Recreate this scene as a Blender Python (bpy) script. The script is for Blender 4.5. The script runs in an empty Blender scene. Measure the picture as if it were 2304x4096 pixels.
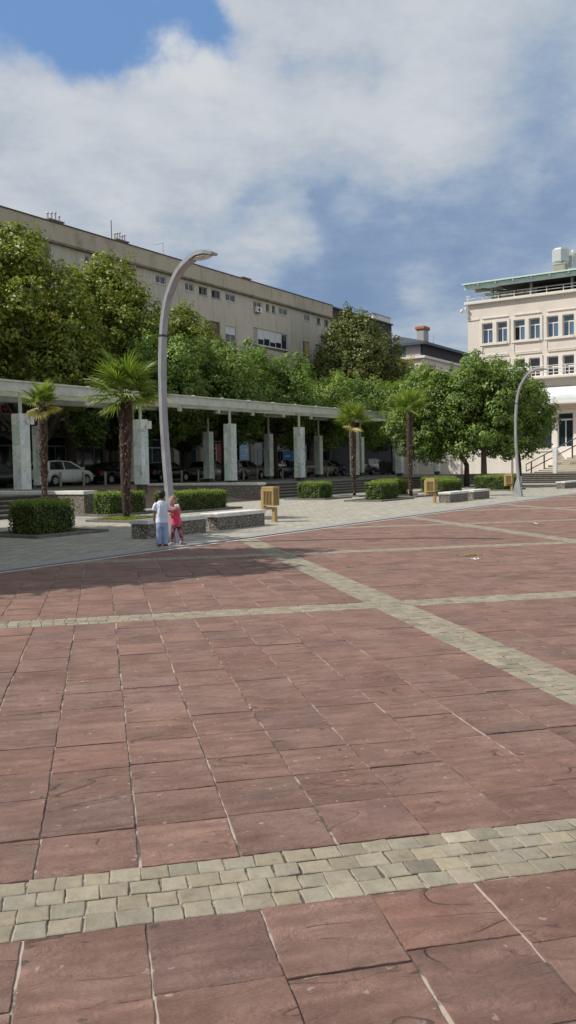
import bpy, bmesh, math, random
import numpy as np
from mathutils import Matrix, Vector

R2 = math.sqrt(2)
S = bpy.context.scene
COL = S.collection

# ------------------------------------------------------------------ camera
cam = bpy.data.cameras.new("camera")
camo = bpy.data.objects.new("camera", cam)
COL.objects.link(camo)
rt, up, fw = (0.97690765, -0.21280413, -0.01912726), (0.02939539, 0.04519244, 0.99854572), (0.21163024, 0.9760492, -0.05040431)
camo.matrix_world = Matrix(((rt[0], up[0], -fw[0], 0), (rt[1], up[1], -fw[1], 0), (rt[2], up[2], -fw[2], 1.55), (0, 0, 0, 1)))
cam.sensor_fit = 'VERTICAL'
cam.sensor_height = 36
cam.lens = 36 * 3447.5 / 4096
cam.clip_start = 0.05
cam.clip_end = 3000
S.camera = camo
S.render.resolution_x, S.render.resolution_y = 576, 1024

# ------------------------------------------------------------------ light
SUN_DIR = Vector((-0.985 * math.cos(math.radians(45.5)), 0.172 * math.cos(math.radians(45.5)), math.sin(math.radians(45.5))))
sl = bpy.data.lights.new("sun", 'SUN')
sl.energy = 5.0
sl.angle = math.radians(0.5)
sl.color = (1, 0.955, 0.88)
so = bpy.data.objects.new("sun", sl)
COL.objects.link(so)
so.rotation_euler = SUN_DIR.to_track_quat('Z', 'Y').to_euler()
S.view_settings.view_transform = 'Standard'
S.view_settings.look = 'None'
S.view_settings.gamma = 1
S.view_settings.exposure = -0.02

W = bpy.data.worlds.new("World")
S.world = W
W.use_nodes = True
nt = W.node_tree
nt.nodes.clear()


def N(nt, t, **kw):
    n = nt.nodes.new(t)
    for k, v in kw.items():
        if k == 'ins':
            for a, b in v.items():
                n.inputs[a].default_value = b
        else:
            setattr(n, k, v)
    return n


def link(nt, a, b):
    nt.links.new(a, b)


def mth(nt, op, a, b=None, c=None, clamp=False):
    n = nt.nodes.new('ShaderNodeMath')
    n.operation = op
    n.use_clamp = clamp
    for i, v in enumerate((a, b, c)):
        if v is None:
            continue
        if isinstance(v, (int, float)):
            n.inputs[i].default_value = v
        else:
            nt.links.new(v, n.inputs[i])
    return n.outputs[0]


def mixc(nt, f, a, b, mode='MIX'):
    n = nt.nodes.new('ShaderNodeMix')
    n.data_type = 'RGBA'
    n.blend_type = mode
    for i, v in ((0, f), (6, a), (7, b)):
        if isinstance(v, (int, float)):
            n.inputs[i].default_value = v
        elif isinstance(v, tuple):
            n.inputs[i].default_value = (v[0], v[1], v[2], 1)
        else:
            nt.links.new(v, n.inputs[i])
    return n.outputs[2]


def build_sky():
    out = N(nt, 'ShaderNodeOutputWorld')
    bg = N(nt, 'ShaderNodeBackground', ins={'Strength': 0.088})
    sky = N(nt, 'ShaderNodeTexSky', sky_type='NISHITA', sun_disc=False, sun_elevation=math.radians(45.5),
            sun_rotation=math.radians(-80), altitude=50, air_density=1.1, dust_density=1.0, ozone_density=1.5)
    tc = N(nt, 'ShaderNodeTexCoord')
    d = tc.outputs['Generated']
    sep = N(nt, 'ShaderNodeSeparateXYZ')
    link(nt, d, sep.inputs[0])
    z = mth(nt, 'ADD', mth(nt, 'MAXIMUM', sep.outputs[2], 0.0), 0.22)
    cmb = N(nt, 'ShaderNodeCombineXYZ')
    link(nt, mth(nt, 'DIVIDE', sep.outputs[0], z), cmb.inputs[0])
    link(nt, mth(nt, 'DIVIDE', sep.outputs[1], z), cmb.inputs[1])
    p = cmb.outputs[0]

    def noise(scale, det=8, rough=0.55, off=(0, 0, 0), dist=0.0, src=None):
        mp = N(nt, 'ShaderNodeMapping', ins={'Location': off})
        link(nt, src or p, mp.inputs[0])
        n = N(nt, 'ShaderNodeTexNoise', ins={'Scale': scale, 'Detail': det, 'Roughness': rough, 'Distortion': dist})
        link(nt, mp.outputs[0], n.inputs['Vector'])
        return n.outputs[0]

    wob = N(nt, 'ShaderNodeVectorMath', operation='SCALE')
    nz = N(nt, 'ShaderNodeTexNoise', ins={'Scale': 7.0, 'Detail': 7, 'Roughness': 0.6})
    link(nt, d, nz.inputs['Vector'])
    sb = N(nt, 'ShaderNodeVectorMath', operation='SUBTRACT')
    link(nt, nz.outputs['Color'], sb.inputs[0])
    sb.inputs[1].default_value = (0.5, 0.5, 0.5)
    link(nt, sb.outputs[0], wob.inputs[0])
    wob.inputs['Scale'].default_value = 0.13
    ad = N(nt, 'ShaderNodeVectorMath', operation='ADD')
    link(nt, d, ad.inputs[0])
    link(nt, wob.outputs[0], ad.inputs[1])
    nrm = N(nt, 'ShaderNodeVectorMath', operation='NORMALIZE')
    link(nt, ad.outputs[0], nrm.inputs[0])
    dw = nrm.outputs[0]

    def spot(v, rad):
        n = N(nt, 'ShaderNodeVectorMath', operation='DOT_PRODUCT')
        link(nt, dw, n.inputs[0])
        vv = Vector(v).normalized()
        n.inputs[1].default_value = vv
        k = 0.69 / (1 - math.cos(math.radians(rad)))
        return mth(nt, 'POWER', mth(nt, 'MAXIMUM', n.outputs['Value'], 0.0), k)

    def wsum(terms, base):
        acc = base
        for w, t in terms:
            acc = mth(nt, 'MULTIPLY_ADD', t, w, acc)
        return acc

    base = noise(1.5, 9, 0.58, (3.1, 1.7, 0))
    fine = noise(5.0, 8, 0.6, (7.7, 2.2, 1))
    # cloud cover
    cov = wsum([(0.50, base), (1.0, fine), (-0.92, spot((-0.045, 0.885, 0.47), 3.8)), (-1.0, spot((0.03, 0.905, 0.43), 2.4)),
                (-0.85, spot((0.105, 0.882, 0.458), 1.9)), (-0.42, spot((0.205, 0.882, 0.424), 1.0)), (-0.6, spot((-0.35, 0.75, 0.6), 12)),
                (0.30, spot((0.09, 0.905, 0.412), 2.0))], 0.30)
    mcov = N(nt, 'ShaderNodeMapRange', interpolation_type='SMOOTHSTEP', ins={'From Min': 0.26, 'From Max': 0.90})
    link(nt, cov, mcov.inputs[0])
    # grey-blue thick parts
    dk = wsum([(0.50, noise(1.7, 6, 0.5, (1, 9, 0))), (0.52, noise(4.5, 8, 0.62, (4, 4, 0))), (0.28, noise(11, 9, 0.66, (2, 5, 0))),
               (0.28, spot((0.36, 0.90, 0.250), 3.2)), (0.26, spot((0.47, 0.85, 0.255), 3.6)), (0.34, spot((0.26, 0.945, 0.20), 3.0)), (0.20, spot((0.10, 0.97, 0.24), 2.6)),
               (0.17, spot((0.182, 0.942, 0.283), 1.3)), (0.15, spot((0.25, 0.925, 0.288), 1.0)), (0.08, spot((0.43, 0.81, 0.40), 6)),
               (0.12, spot((0.0, 0.955, 0.27), 3.4)), (0.11, spot((0.205, 0.885, 0.405), 1.4)), (0.12, spot((0.275, 0.875, 0.40), 1.1)), (0.10, spot((0.47, 0.82, 0.33), 3)),
               (-0.20, spot((0.22, 0.945, 0.25), 1.6)), (-0.26, spot((0.35, 0.914, 0.20), 1.5)), (-0.16, spot((0.35, 0.88, 0.325), 3.0)),
               (-0.14, spot((0.02, 0.95, 0.32), 3.4)), (-0.4, spot((0.092, 0.90, 0.418), 1.6)), (-0.14, spot((0.20, 0.89, 0.37), 5)), (-0.2, spot((0.45, 0.84, 0.29), 1.4)), (0.20, spot((0.33, 0.925, 0.215), 5.0)), (0.14, spot((0.24, 0.93, 0.30), 2.5))], -0.20)
    mdk = N(nt, 'ShaderNodeMapRange', interpolation_type='SMOOTHSTEP', ins={'From Min': 0.14, 'From Max': 0.98})
    link(nt, dk, mdk.inputs[0])
    rmp = N(nt, 'ShaderNodeValToRGB')
    e = rmp.color_ramp.elements
    e[0].position, e[0].color = 0.0, (7.4, 7.7, 8.1, 1)
    e[1].position, e[1].color = 1.0, (2.2, 3.25, 5.2, 1)
    a = e.new(0.35)
    a.color = (5.5, 6.1, 6.9, 1)
    a = e.new(0.60)
    a.color = (4.0, 5.0, 6.4, 1)
    a = e.new(0.80)
    a.color = (2.9, 4.0, 5.8, 1)
    link(nt, mdk.outputs[0], rmp.inputs[0])
    blue = mixc(nt, 0.75, sky.outputs[0], (2.0, 3.9, 7.6))
    full = mixc(nt, mcov.outputs[0], blue, rmp.outputs[0])
    # towards the ground the dome is dull
    link(nt, full, bg.inputs[0])
    link(nt, bg.outputs[0], out.inputs[0])


build_sky()

# ------------------------------------------------------------------ helpers
ORG = {}


def P(u, v, z=0.0):
    return Vector(((u - v) / R2, (u + v) / R2, z))


def tag(o, label=None, cat=None, group=None, kind=None):
    if label:
        o['label'] = label
    if cat:
        o['category'] = cat
    if group:
        o['group'] = group
    if kind:
        o['kind'] = kind
    return o


def root(name, u, v, z, label, cat, group=None, rz=0.0, local=False):
    o = bpy.data.objects.new(name, None)
    o.empty_display_size = 0.3
    COL.objects.link(o)
    o.location = P(u, v, z)
    o.rotation_euler = (0, 0, math.pi / 4 + rz)
    ORG[o.name] = (0, 0, 0) if local else (u, v, z)
    return tag(o, label, cat, group)


class MB:
    def __init__(s):
        s.v, s.f, s.c = [], [], []
        s.tint = (1, 1, 1)

    def add(s, vs, fs):
        b = len(s.v)
        s.v += [tuple(v) for v in vs]
        for f in fs:
            s.f.append([b + i for i in f])
            s.c.append(s.tint)

    def box(s, x0, x1, y0, y1, z0, z1, bev=0.0, M=None):
        if bev:
            b = bev
            vs = []
            for z, i in ((z0, b), (z0 + b, 0), (z1 - b, 0), (z1, b)):
                vs += [(x0 + i, y0 + i, z), (x1 - i, y0 + i, z), (x1 - i, y1 - i, z), (x0 + i, y1 - i, z)]
            fs = [(3, 2, 1, 0), (12, 13, 14, 15)]
            for k in range(3):
                for j in range(4):
                    fs.append((k * 4 + j, k * 4 + (j + 1) % 4, k * 4 + 4 + (j + 1) % 4, k * 4 + 4 + j))
        else:
            vs = [(x, y, z) for z in (z0, z1) for x, y in ((x0, y0), (x1, y0), (x1, y1), (x0, y1))]
            fs = [(3, 2, 1, 0), (4, 5, 6, 7)] + [(j, (j + 1) % 4, 4 + (j + 1) % 4, 4 + j) for j in range(4)]
        if M is not None:
            vs = [M @ Vector(v) for v in vs]
        s.add(vs, fs)
        return s

    def prism(s, poly, z0, z1, bottom=True):
        n = len(poly)
        vs = [(x, y, z0) for x, y in poly] + [(x, y, z1) for x, y in poly]
        fs = [tuple(range(n, 2 * n))] + [(j, (j + 1) % n, n + (j + 1) % n, n + j) for j in range(n)]
        if bottom:
            fs.append(tuple(range(n - 1, -1, -1)))
        s.add(vs, fs)
        return s

    def extr(s, poly, axis, a0, a1):
        """poly in the plane perpendicular to axis ('x': (y,z), 'y': (x,z)), extruded a0..a1"""
        n = len(poly)
        if axis == 'x':
            vs = [(a0, p, q) for p, q in poly] + [(a1, p, q) for p, q in poly]
        else:
            vs = [(p, a0, q) for p, q in poly] + [(p, a1, q) for p, q in poly]
        s.add(vs, [tuple(range(n)), tuple(range(2 * n - 1, n - 1, -1))] + [(j, (j + 1) % n, n + (j + 1) % n, n + j) for j in range(n)])
        return s

    def tube(s, path, rad, n=8, caps=True, sec=None):
        """rad: list of radii, or of (ra, rb); sec gives the reference side direction"""
        path = [Vector(p) for p in path]
        k = len(path)
        if not isinstance(rad, (list, tuple)):
            rad = [rad] * k
        ref = Vector(sec) if sec else None
        rings = []
        for i in range(k):
            t = (path[min(i + 1, k - 1)] - path[max(i - 1, 0)])
            if t.length < 1e-9:
                t = Vector((0, 0, 1))
            t.normalize()
            if ref is None:
                a = Vector((1, 0, 0)) if abs(t.x) < 0.8 else Vector((0, 1, 0))
                ref = a
            a = (ref - t * ref.dot(t))
            if a.length < 1e-6:
                a = Vector((0, 1, 0))
            a.normalize()
            b = t.cross(a)
            if not sec:
                ref = a
            ra, rb = rad[i] if isinstance(rad[i], (tuple, list)) else (rad[i], rad[i])
            if n == 4:
                rings.append([path[i] + a * x * ra + b * y * rb for x, y in ((1, 1), (-1, 1), (-1, -1), (1, -1))])
            else:
                rings.append([path[i] + a * math.cos(2 * math.pi * j / n) * ra + b * math.sin(2 * math.pi * j / n) * rb for j in range(n)])
        vs = [v for r in rings for v in r]
        fs = [(i * n + j, i * n + (j + 1) % n, (i + 1) * n + (j + 1) % n, (i + 1) * n + j) for i in range(k - 1) for j in range(n)]
        if caps:
            fs += [tuple(range(n - 1, -1, -1)), tuple((k - 1) * n + j for j in range(n))]
        s.add(vs, fs)
        return s

    def cyl(s, x, y, z0, z1, r, n=16, r2=None):
        return s.tube([(x, y, z0), (x, y, z1)], [r, r if r2 is None else r2], n, sec=(1, 0, 0))

    def ball(s, c, r, n=12, m=8, M=None):
        rx, ry, rz = r if isinstance(r, (tuple, list)) else (r, r, r)
        vs = [(c[0], c[1], c[2] - rz)]
        for i in range(1, m):
            a = -math.pi / 2 + math.pi * i / m
            for j in range(n):
                b = 2 * math.pi * j / n
                vs.append((c[0] + rx * math.cos(a) * math.cos(b), c[1] + ry * math.cos(a) * math.sin(b), c[2] + rz * math.sin(a)))
        vs.append((c[0], c[1], c[2] + rz))
        fs = [(0, 1 + (j + 1) % n, 1 + j) for j in range(n)]
        for i in range(m - 2):
            for j in range(n):
                fs.append((1 + i * n + j, 1 + i * n + (j + 1) % n, 1 + (i + 1) * n + (j + 1) % n, 1 + (i + 1) * n + j))
        L = 1 + (m - 1) * n
        fs += [(L, L - n + j, L - n + (j + 1) % n) for j in range(n)]
        if M is not None:
            vs = [M @ Vector(v) for v in vs]
        s.add(vs, fs)
        return s

    def build(s, name, mat, parent=None, org=None, smooth=False, world=False, loc=(0, 0, 0), flat_normals=True):
        me = bpy.data.meshes.new(name)
        ox, oy, oz = ORG[parent.name] if parent is not None else (org or (0, 0, 0))
        me.from_pydata([(x - ox, y - oy, z - oz) for x, y, z in s.v], [], s.f)
        me.update()
        bm = bmesh.new()
        bm.from_mesh(me)
        bmesh.ops.recalc_face_normals(bm, faces=bm.faces) if flat_normals else None
        bm.to_mesh(me)
        bm.free()
        at = me.attributes.new('tint', 'FLOAT_COLOR', 'FACE')
        arr = np.ones((len(s.f), 4), np.float32)
        arr[:, :3] = np.array(s.c, np.float32)
        at.data.foreach_set('color', arr.ravel())
        if smooth:
            me.polygons.foreach_set('use_smooth', [True] * len(me.polygons))
        me.materials.append(mat)
        o = bpy.data.objects.new(name, me)
        COL.objects.link(o)
        if parent is not None:
            o.parent = parent
            ORG[o.name] = ORG[parent.name]
        elif world:
            o.location = loc
        else:
            o.location = P(ox, oy, oz)
            o.rotation_euler = (0, 0, math.pi / 4)
            ORG[o.name] = (ox, oy, oz)
        return o


def kids(o):
    return [c for c in o.children]


def copy_tree(o, parent=None):
    c = o.copy()
    COL.objects.link(c)
    if parent is not None:
        c.parent = parent
    for ch in list(o.children):
        copy_tree(ch, c)
    return c


# ------------------------------------------------------------------ materials
def pmat(name, color, rough=0.8, var=0.15, vscale=3.0, bump=0.0, bscale=30.0, metal=0.0, spec=0.4, dirt=None, dscale=1.5, damt=0.5, tint=False, coat=0.0, streak=None, dlo=0.48, dhi=0.72):
    m = bpy.data.materials.new(name)
    m.use_nodes = True
    t = m.node_tree
    b = t.nodes['Principled BSDF']
    b.inputs['Roughness'].default_value = rough
    b.inputs['Metallic'].default_value = metal
    b.inputs['Specular IOR Level'].default_value = spec
    b.inputs['Coat Weight'].default_value = coat
    tc = N(t, 'ShaderNodeTexCoord')
    n1 = N(t, 'ShaderNodeTexNoise', ins={'Scale': vscale, 'Detail': 7, 'Roughness': 0.6})
    link(t, tc.outputs['Object'], n1.inputs['Vector'])
    lo = tuple(c * (1 - var) for c in color)
    hi = tuple(min(1, c * (1 + var)) for c in color)
    mr = N(t, 'ShaderNodeMapRange', ins={'From Min': 0.3, 'From Max': 0.7})
    link(t, n1.outputs[0], mr.inputs[0])
    c = mixc(t, mr.outputs[0], lo, hi)
    if dirt:
        n2 = N(t, 'ShaderNodeTexNoise', ins={'Scale': dscale, 'Detail': 9, 'Roughness': 0.68})
        if streak:
            mp = N(t, 'ShaderNodeMapping', ins={'Scale': streak})
            link(t, tc.outputs['Object'], mp.inputs[0])
            link(t, mp.outputs[0], n2.inputs['Vector'])
        else:
            link(t, tc.outputs['Object'], n2.inputs['Vector'])
        m2 = N(t, 'ShaderNodeMapRange', interpolation_type='SMOOTHSTEP', ins={'From Min': dlo, 'From Max': dhi, 'To Max': damt})
        link(t, n2.outputs[0], m2.inputs[0])
        c = mixc(t, m2.outputs[0], c, dirt)
    if tint:
        at = N(t, 'ShaderNodeAttribute', attribute_name='tint')
        c = mixc(t, 1.0, c, at.outputs['Color'], 'MULTIPLY')
    link(t, c, b.inputs['Base Color'])
    if bump:
        n3 = N(t, 'ShaderNodeTexNoise', ins={'Scale': bscale, 'Detail': 6, 'Roughness': 0.6})
        link(t, tc.outputs['Object'], n3.inputs['Vector'])
        bp = N(t, 'ShaderNodeBump', ins={'Strength': 0.6, 'Distance': bump})
        link(t, n3.outputs[0], bp.inputs['Height'])
        link(t, bp.outputs[0], b.inputs['Normal'])
    return m


def slab_mat():
    m = bpy.data.materials.new('red_sandstone')
    m.use_nodes = True
    t = m.node_tree
    b = t.nodes['Principled BSDF']
    b.inputs['Roughness'].default_value = 0.72
    b.inputs['Specular IOR Level'].default_value = 0.28
    tc = N(t, 'ShaderNodeTexCoord')
    o = tc.outputs['Object']
    at = N(t, 'ShaderNodeAttribute', attribute_name='tint')

    def noise(sc, det, ro, dist=0.0, scale=None, off=None):
        n = N(t, 'ShaderNodeTexNoise', ins={'Scale': sc, 'Detail': det, 'Roughness': ro, 'Distortion': dist})
        mp = N(t, 'ShaderNodeMapping')
        if scale:
            mp.inputs['Scale'].default_value = scale
            mp.inputs['Rotation'].default_value = (0, 0, 0.5)
        link(t, o, mp.inputs[0])
        # every slab takes its texture from its own place
        ad = N(t, 'ShaderNodeVectorMath', operation='MULTIPLY_ADD')
        link(t, at.outputs['Color'], ad.inputs[0])
        ad.inputs[1].default_value = (37.0, 23.0, 11.0)
        link(t, mp.outputs[0], ad.inputs[2])
        link(t, ad.outputs[0], n.inputs['Vector'])
        return n.outputs[0]

    def mr(v, a, b_, lo=0.0, hi=1.0):
        q = N(t, 'ShaderNodeMapRange', interpolation_type='SMOOTHSTEP', ins={'From Min': a, 'From Max': b_, 'To Min': lo, 'To Max': hi})
        link(t, v, q.inputs[0])
        return q.outputs[0]

    c = mixc(t, mr(noise(3.0, 6, 0.6), 0.3, 0.7), (0.184, 0.105, 0.082), (0.265, 0.162, 0.128))
    c = mixc(t, mr(noise(1.3, 4, 0.6, 0.6, (1.0, 2.0, 1)), 0.52, 0.76, 0, 0.5), c, (0.135, 0.098, 0.088))
    c = mixc(t, mr(noise(16, 8, 0.78), 0.48, 0.72, 0, 0.55), c, (0.14, 0.075, 0.062))
    c = mixc(t, mr(noise(0.9, 3, 0.6), 0.5, 0.68, 0, 0.35), c, (0.30, 0.155, 0.115))
    c = mixc(t, mr(noise(42, 5, 0.7), 0.60, 0.78, 0, 0.32), c, (0.42, 0.29, 0.24))
    c = mixc(t, 1.0, c, at.outputs['Color'], 'MULTIPLY')
    # worn spots and old gum
    for sc, th, col, seed in ((5.3, 0.088, (0.06, 0.055, 0.052), 0), (6.4, 0.075, (0.37, 0.33, 0.29), 3), (15.0, 0.13, (0.44, 0.33, 0.28), 7)):
        vo = N(t, 'ShaderNodeTexVoronoi', ins={'Scale': sc, 'Randomness': 1.0})
        mp = N(t, 'ShaderNodeMapping', ins={'Location': (seed, seed * 2, 0)})
        link(t, o, mp.inputs[0])
        nn = N(t, 'ShaderNodeTexNoise', ins={'Scale': 30, 'Detail': 3})
        link(t, o, nn.inputs['Vector'])
        sc2 = N(t, 'ShaderNodeVectorMath', operation='MULTIPLY_ADD')
        link(t, nn.outputs['Color'], sc2.inputs[0])
        sc2.inputs[1].default_value = (0.05, 0.05, 0)
        link(t, mp.outputs[0], sc2.inputs[2])
        link(t, sc2.outputs[0], vo.inputs['Vector'])
        rnd = N(t, 'ShaderNodeSeparateColor')
        link(t, vo.outputs['Color'], rnd.inputs[0])
        thr = mth(t, 'MULTIPLY', mth(t, 'GREATER_THAN', rnd.outputs[0], 0.66 if seed else 0.6), th)
        f = mth(t, 'MULTIPLY', mth(t, 'LESS_THAN', vo.outputs['Distance'], thr), 0.62)
        c = mixc(t, f, c, col)
    # riven relief: curved ledges, thin shadows painted dark along their edges, plus grain
    rv = noise(1.55, 3, 0.42, 0.7, (0.75, 2.3, 1))
    st = mth(t, 'MULTIPLY', rv, 5)
    fr = mth(t, 'FRACT', st)
    edge = mth(t, 'MULTIPLY', mr(fr, 0.0, 0.07, 1, 0), mr(noise(2.4, 4, 0.6), 0.50, 0.58))
    ledge = mth(t, 'ADD', mth(t, 'FLOOR', st), mr(fr, 0.0, 0.30))
    c = mixc(t, mth(t, 'MULTIPLY', edge, 0.7), c, (0.06, 0.034, 0.028))
    h = mth(t, 'MULTIPLY_ADD', ledge, 0.14, mth(t, 'MULTIPLY', noise(6, 8, 0.68, 0.5, (0.6, 2.2, 1)), 0.75))
    h = mth(t, 'MULTIPLY_ADD', noise(40, 5, 0.65), 0.10, h)
    h = mth(t, 'MULTIPLY_ADD', edge, -0.12, h)
    bp = N(t, 'ShaderNodeBump', ins={'Strength': 1.0, 'Distance': 0.06})
    link(t, h, bp.inputs['Height'])
    link(t, bp.outputs[0], b.inputs['Normal'])
    link(t, c, b.inputs['Base Color'])
    return m


def mortar_mat():
    m = bpy.data.materials.new('joint_mortar')
    m.use_nodes = True
    t = m.node_tree
    b = t.nodes['Principled BSDF']
    b.inputs['Roughness'].default_value = 0.95
    tc = N(t, 'ShaderNodeTexCoord')
    n = N(t, 'ShaderNodeTexNoise', ins={'Scale': 1.9, 'Detail': 8, 'Roughness': 0.75})
    link(t, tc.outputs['Object'], n.inputs['Vector'])
    n2 = N(t, 'ShaderNodeTexNoise', ins={'Scale': 60, 'Detail': 4})
    link(t, tc.outputs['Object'], n2.inputs['Vector'])
    q = N(t, 'ShaderNodeMapRange', interpolation_type='SMOOTHSTEP', ins={'From Min': 0.44, 'From Max': 0.54})
    link(t, n.outputs[0], q.inputs[0])
    c = mixc(t, q.outputs[0], (0.045, 0.034, 0.027), (0.44, 0.37, 0.31))
    c = mixc(t, mth(t, 'MULTIPLY', n2.outputs[0], 0.6), c, (0.2, 0.15, 0.12))
    link(t, c, b.inputs['Base Color'])
    return m


def cobble_mat():
    return pmat('cobble_stone', (0.255, 0.222, 0.165), 0.78, 0.16, 9, 0.010, 22, dirt=(0.15, 0.13, 0.10), dscale=20, damt=0.5, tint=True, spec=0.3)


def brick_mat(name, c1, c2, cm, bw, bh, mortar=0.01, rough=0.85, dirt=(0.12, 0.1, 0.08), bump=0.004):
    m = bpy.data.materials.new(name)
    m.use_nodes = True
    t = m.node_tree
    b = t.nodes['Principled BSDF']
    b.inputs['Roughness'].default_value = rough
    b.inputs['Specular IOR Level'].default_value = 0.3
    tc = N(t, 'ShaderNodeTexCoord')
    wn = N(t, 'ShaderNodeTexNoise', ins={'Scale': 1.2, 'Detail': 3})
    link(t, tc.outputs['Object'], wn.inputs['Vector'])
    wa = N(t, 'ShaderNodeVectorMath', operation='MULTIPLY_ADD')
    link(t, wn.outputs['Color'], wa.inputs[0])
    wa.inputs[1].default_value = (0.12, 0.12, 0)
    link(t, tc.outputs['Object'], wa.inputs[2])
    br = N(t, 'ShaderNodeTexBrick', ins={'Color1': (*c1, 1), 'Color2': (*c2, 1), 'Mortar': (*cm, 1), 'Scale': 1.0, 'Mortar Size': mortar,
                                         'Brick Width': bw, 'Row Height': bh, 'Mortar Smooth': 0.3, 'Bias': 0.0})
    link(t, wa.outputs[0], br.inputs['Vector'])
    n = N(t, 'ShaderNodeTexNoise', ins={'Scale': 2.4, 'Detail': 8, 'Roughness': 0.7})
    link(t, tc.outputs['Object'], n.inputs['Vector'])
    q = N(t, 'ShaderNodeMapRange', interpolation_type='SMOOTHSTEP', ins={'From Min': 0.48, 'From Max': 0.75, 'To Max': 0.55})
    link(t, n.outputs[0], q.inputs[0])
    c = mixc(t, q.outputs[0], br.outputs[0], dirt)
    link(t, c, b.inputs['Base Color'])
    bp = N(t, 'ShaderNodeBump', ins={'Strength': 0.5, 'Distance': bump})
    h = mth(t, 'MULTIPLY_ADD', n.outputs[0], 0.5, mth(t, 'SUBTRACT', 1.0, br.outputs['Fac']))
    link(t, h, bp.inputs['Height'])
    link(t, bp.outputs[0], b.inputs['Normal'])
    return m


def leaf_mat(name, c1, c2, trans=0.35):
    m = bpy.data.materials.new(name)
    m.use_nodes = True
    t = m.node_tree
    for n in list(t.nodes):
        if n.type == 'BSDF_PRINCIPLED':
            t.nodes.remove(n)
    out = [n for n in t.nodes if n.type == 'OUTPUT_MATERIAL'][0]
    at = N(t, 'ShaderNodeAttribute', attribute_name='tint')
    sp = N(t, 'ShaderNodeSeparateColor')
    link(t, at.outputs['Color'], sp.inputs[0])
    c = mixc(t, sp.outputs[0], c1, c2)
    c = mixc(t, sp.outputs[1], c, (0.30, 0.26, 0.03))
    pb = N(t, 'ShaderNodeBsdfPrincipled', ins={'Roughness': 0.5, 'Specular IOR Level': 0.35})
    tr = N(t, 'ShaderNodeBsdfTranslucent')
    link(t, c, pb.inputs['Base Color'])
    c2_ = mixc(t, 1.0, c, (1.5, 1.6, 0.7), 'MULTIPLY')
    link(t, c2_, tr.inputs[0])
    mx = N(t, 'ShaderNodeMixShader', ins={0: trans})
    link(t, pb.outputs[0], mx.inputs[1])
    link(t, tr.outputs[0], mx.inputs[2])
    link(t, mx.outputs[0], out.inputs[0])
    return m


def marble_mat():
    m = bpy.data.materials.new('veined_marble')
    m.use_nodes = True
    t = m.node_tree
    b = t.nodes['Principled BSDF']
    b.inputs['Roughness'].default_value = 0.6
    tc = N(t, 'ShaderNodeTexCoord')
    at = N(t, 'ShaderNodeAttribute', attribute_name='tint')
    ad = N(t, 'ShaderNodeVectorMath', operation='MULTIPLY_ADD')
    link(t, at.outputs['Color'], ad.inputs[0])
    ad.inputs[1].default_value = (31, 17, 23)
    link(t, tc.outputs['Object'], ad.inputs[2])

    def noise(sc, det, ro, dist=0.0):
        n = N(t, 'ShaderNodeTexNoise', ins={'Scale': sc, 'Detail': det, 'Roughness': ro, 'Distortion': dist})
        link(t, ad.outputs[0], n.inputs['Vector'])
        return n.outputs[0]

    def mr(v, a, b_, lo=0.0, hi=1.0):
        q = N(t, 'ShaderNodeMapRange', interpolation_type='SMOOTHSTEP', ins={'From Min': a, 'From Max': b_, 'To Min': lo, 'To Max': hi})
        link(t, v, q.inputs[0])
        return q.outputs[0]
    c = mixc(t, mr(noise(1.5, 5, 0.6), 0.3, 0.7), (0.66, 0.72, 0.67), (0.88, 0.89, 0.88))
    v = mth(t, 'ABSOLUTE', mth(t, 'SUBTRACT', noise(3.2, 7, 0.65, 1.6), 0.5))
    c = mixc(t, mth(t, 'MULTIPLY', mr(v, 0.0, 0.035, 1, 0), mr(noise(1.1, 3, 0.5), 0.42, 0.62, 0.15, 0.85)), c, (0.14, 0.15, 0.15))
    c = mixc(t, mr(noise(9, 8, 0.7), 0.56, 0.75, 0, 0.5), c, (0.36, 0.40, 0.38))
    c = mixc(t, 1.0, c, at.outputs['Color'], 'MULTIPLY')
    link(t, c, b.inputs['Base Color'])
    return m


def aggregate_mat():
    m = bpy.data.materials.new('exposed_aggregate')
    m.use_nodes = True
    t = m.node_tree
    b = t.nodes['Principled BSDF']
    b.inputs['Roughness'].default_value = 0.8
    tc = N(t, 'ShaderNodeTexCoord')
    vo = N(t, 'ShaderNodeTexVoronoi', ins={'Scale': 42.0})
    link(t, tc.outputs['Object'], vo.inputs['Vector'])
    v2 = N(t, 'ShaderNodeTexVoronoi', feature='DISTANCE_TO_EDGE', ins={'Scale': 42.0})
    link(t, tc.outputs['Object'], v2.inputs['Vector'])
    sp = N(t, 'ShaderNodeSeparateColor')
    link(t, vo.outputs['Color'], sp.inputs[0])
    rmp = N(t, 'ShaderNodeValToRGB')
    e = rmp.color_ramp.elements
    e[0].color = (0.035, 0.032, 0.03, 1)
    e[1].color = (0.56, 0.49, 0.40, 1)
    a = e.new(0.45)
    a.color = (0.15, 0.13, 0.11, 1)
    link(t, sp.outputs[0], rmp.inputs[0])
    q = N(t, 'ShaderNodeMapRange', ins={'From Min': 0.02, 'From Max': 0.10})
    link(t, v2.outputs['Distance'], q.inputs[0])
    c = mixc(t, q.outputs[0], (0.06, 0.05, 0.045), rmp.outputs[0])
    link(t, c, b.inputs['Base Color'])
    bp = N(t, 'ShaderNodeBump', ins={'Strength': 0.8, 'Distance': 0.006})
    link(t, q.outputs[0], bp.inputs['Height'])
    link(t, bp.outputs[0], b.inputs['Normal'])
    return m


def glass_mat(name, color=(0.02, 0.03, 0.04), rough=0.06, spec=0.8):
    return pmat(name, color, rough, 0.3, 1.2, spec=spec)


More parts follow.
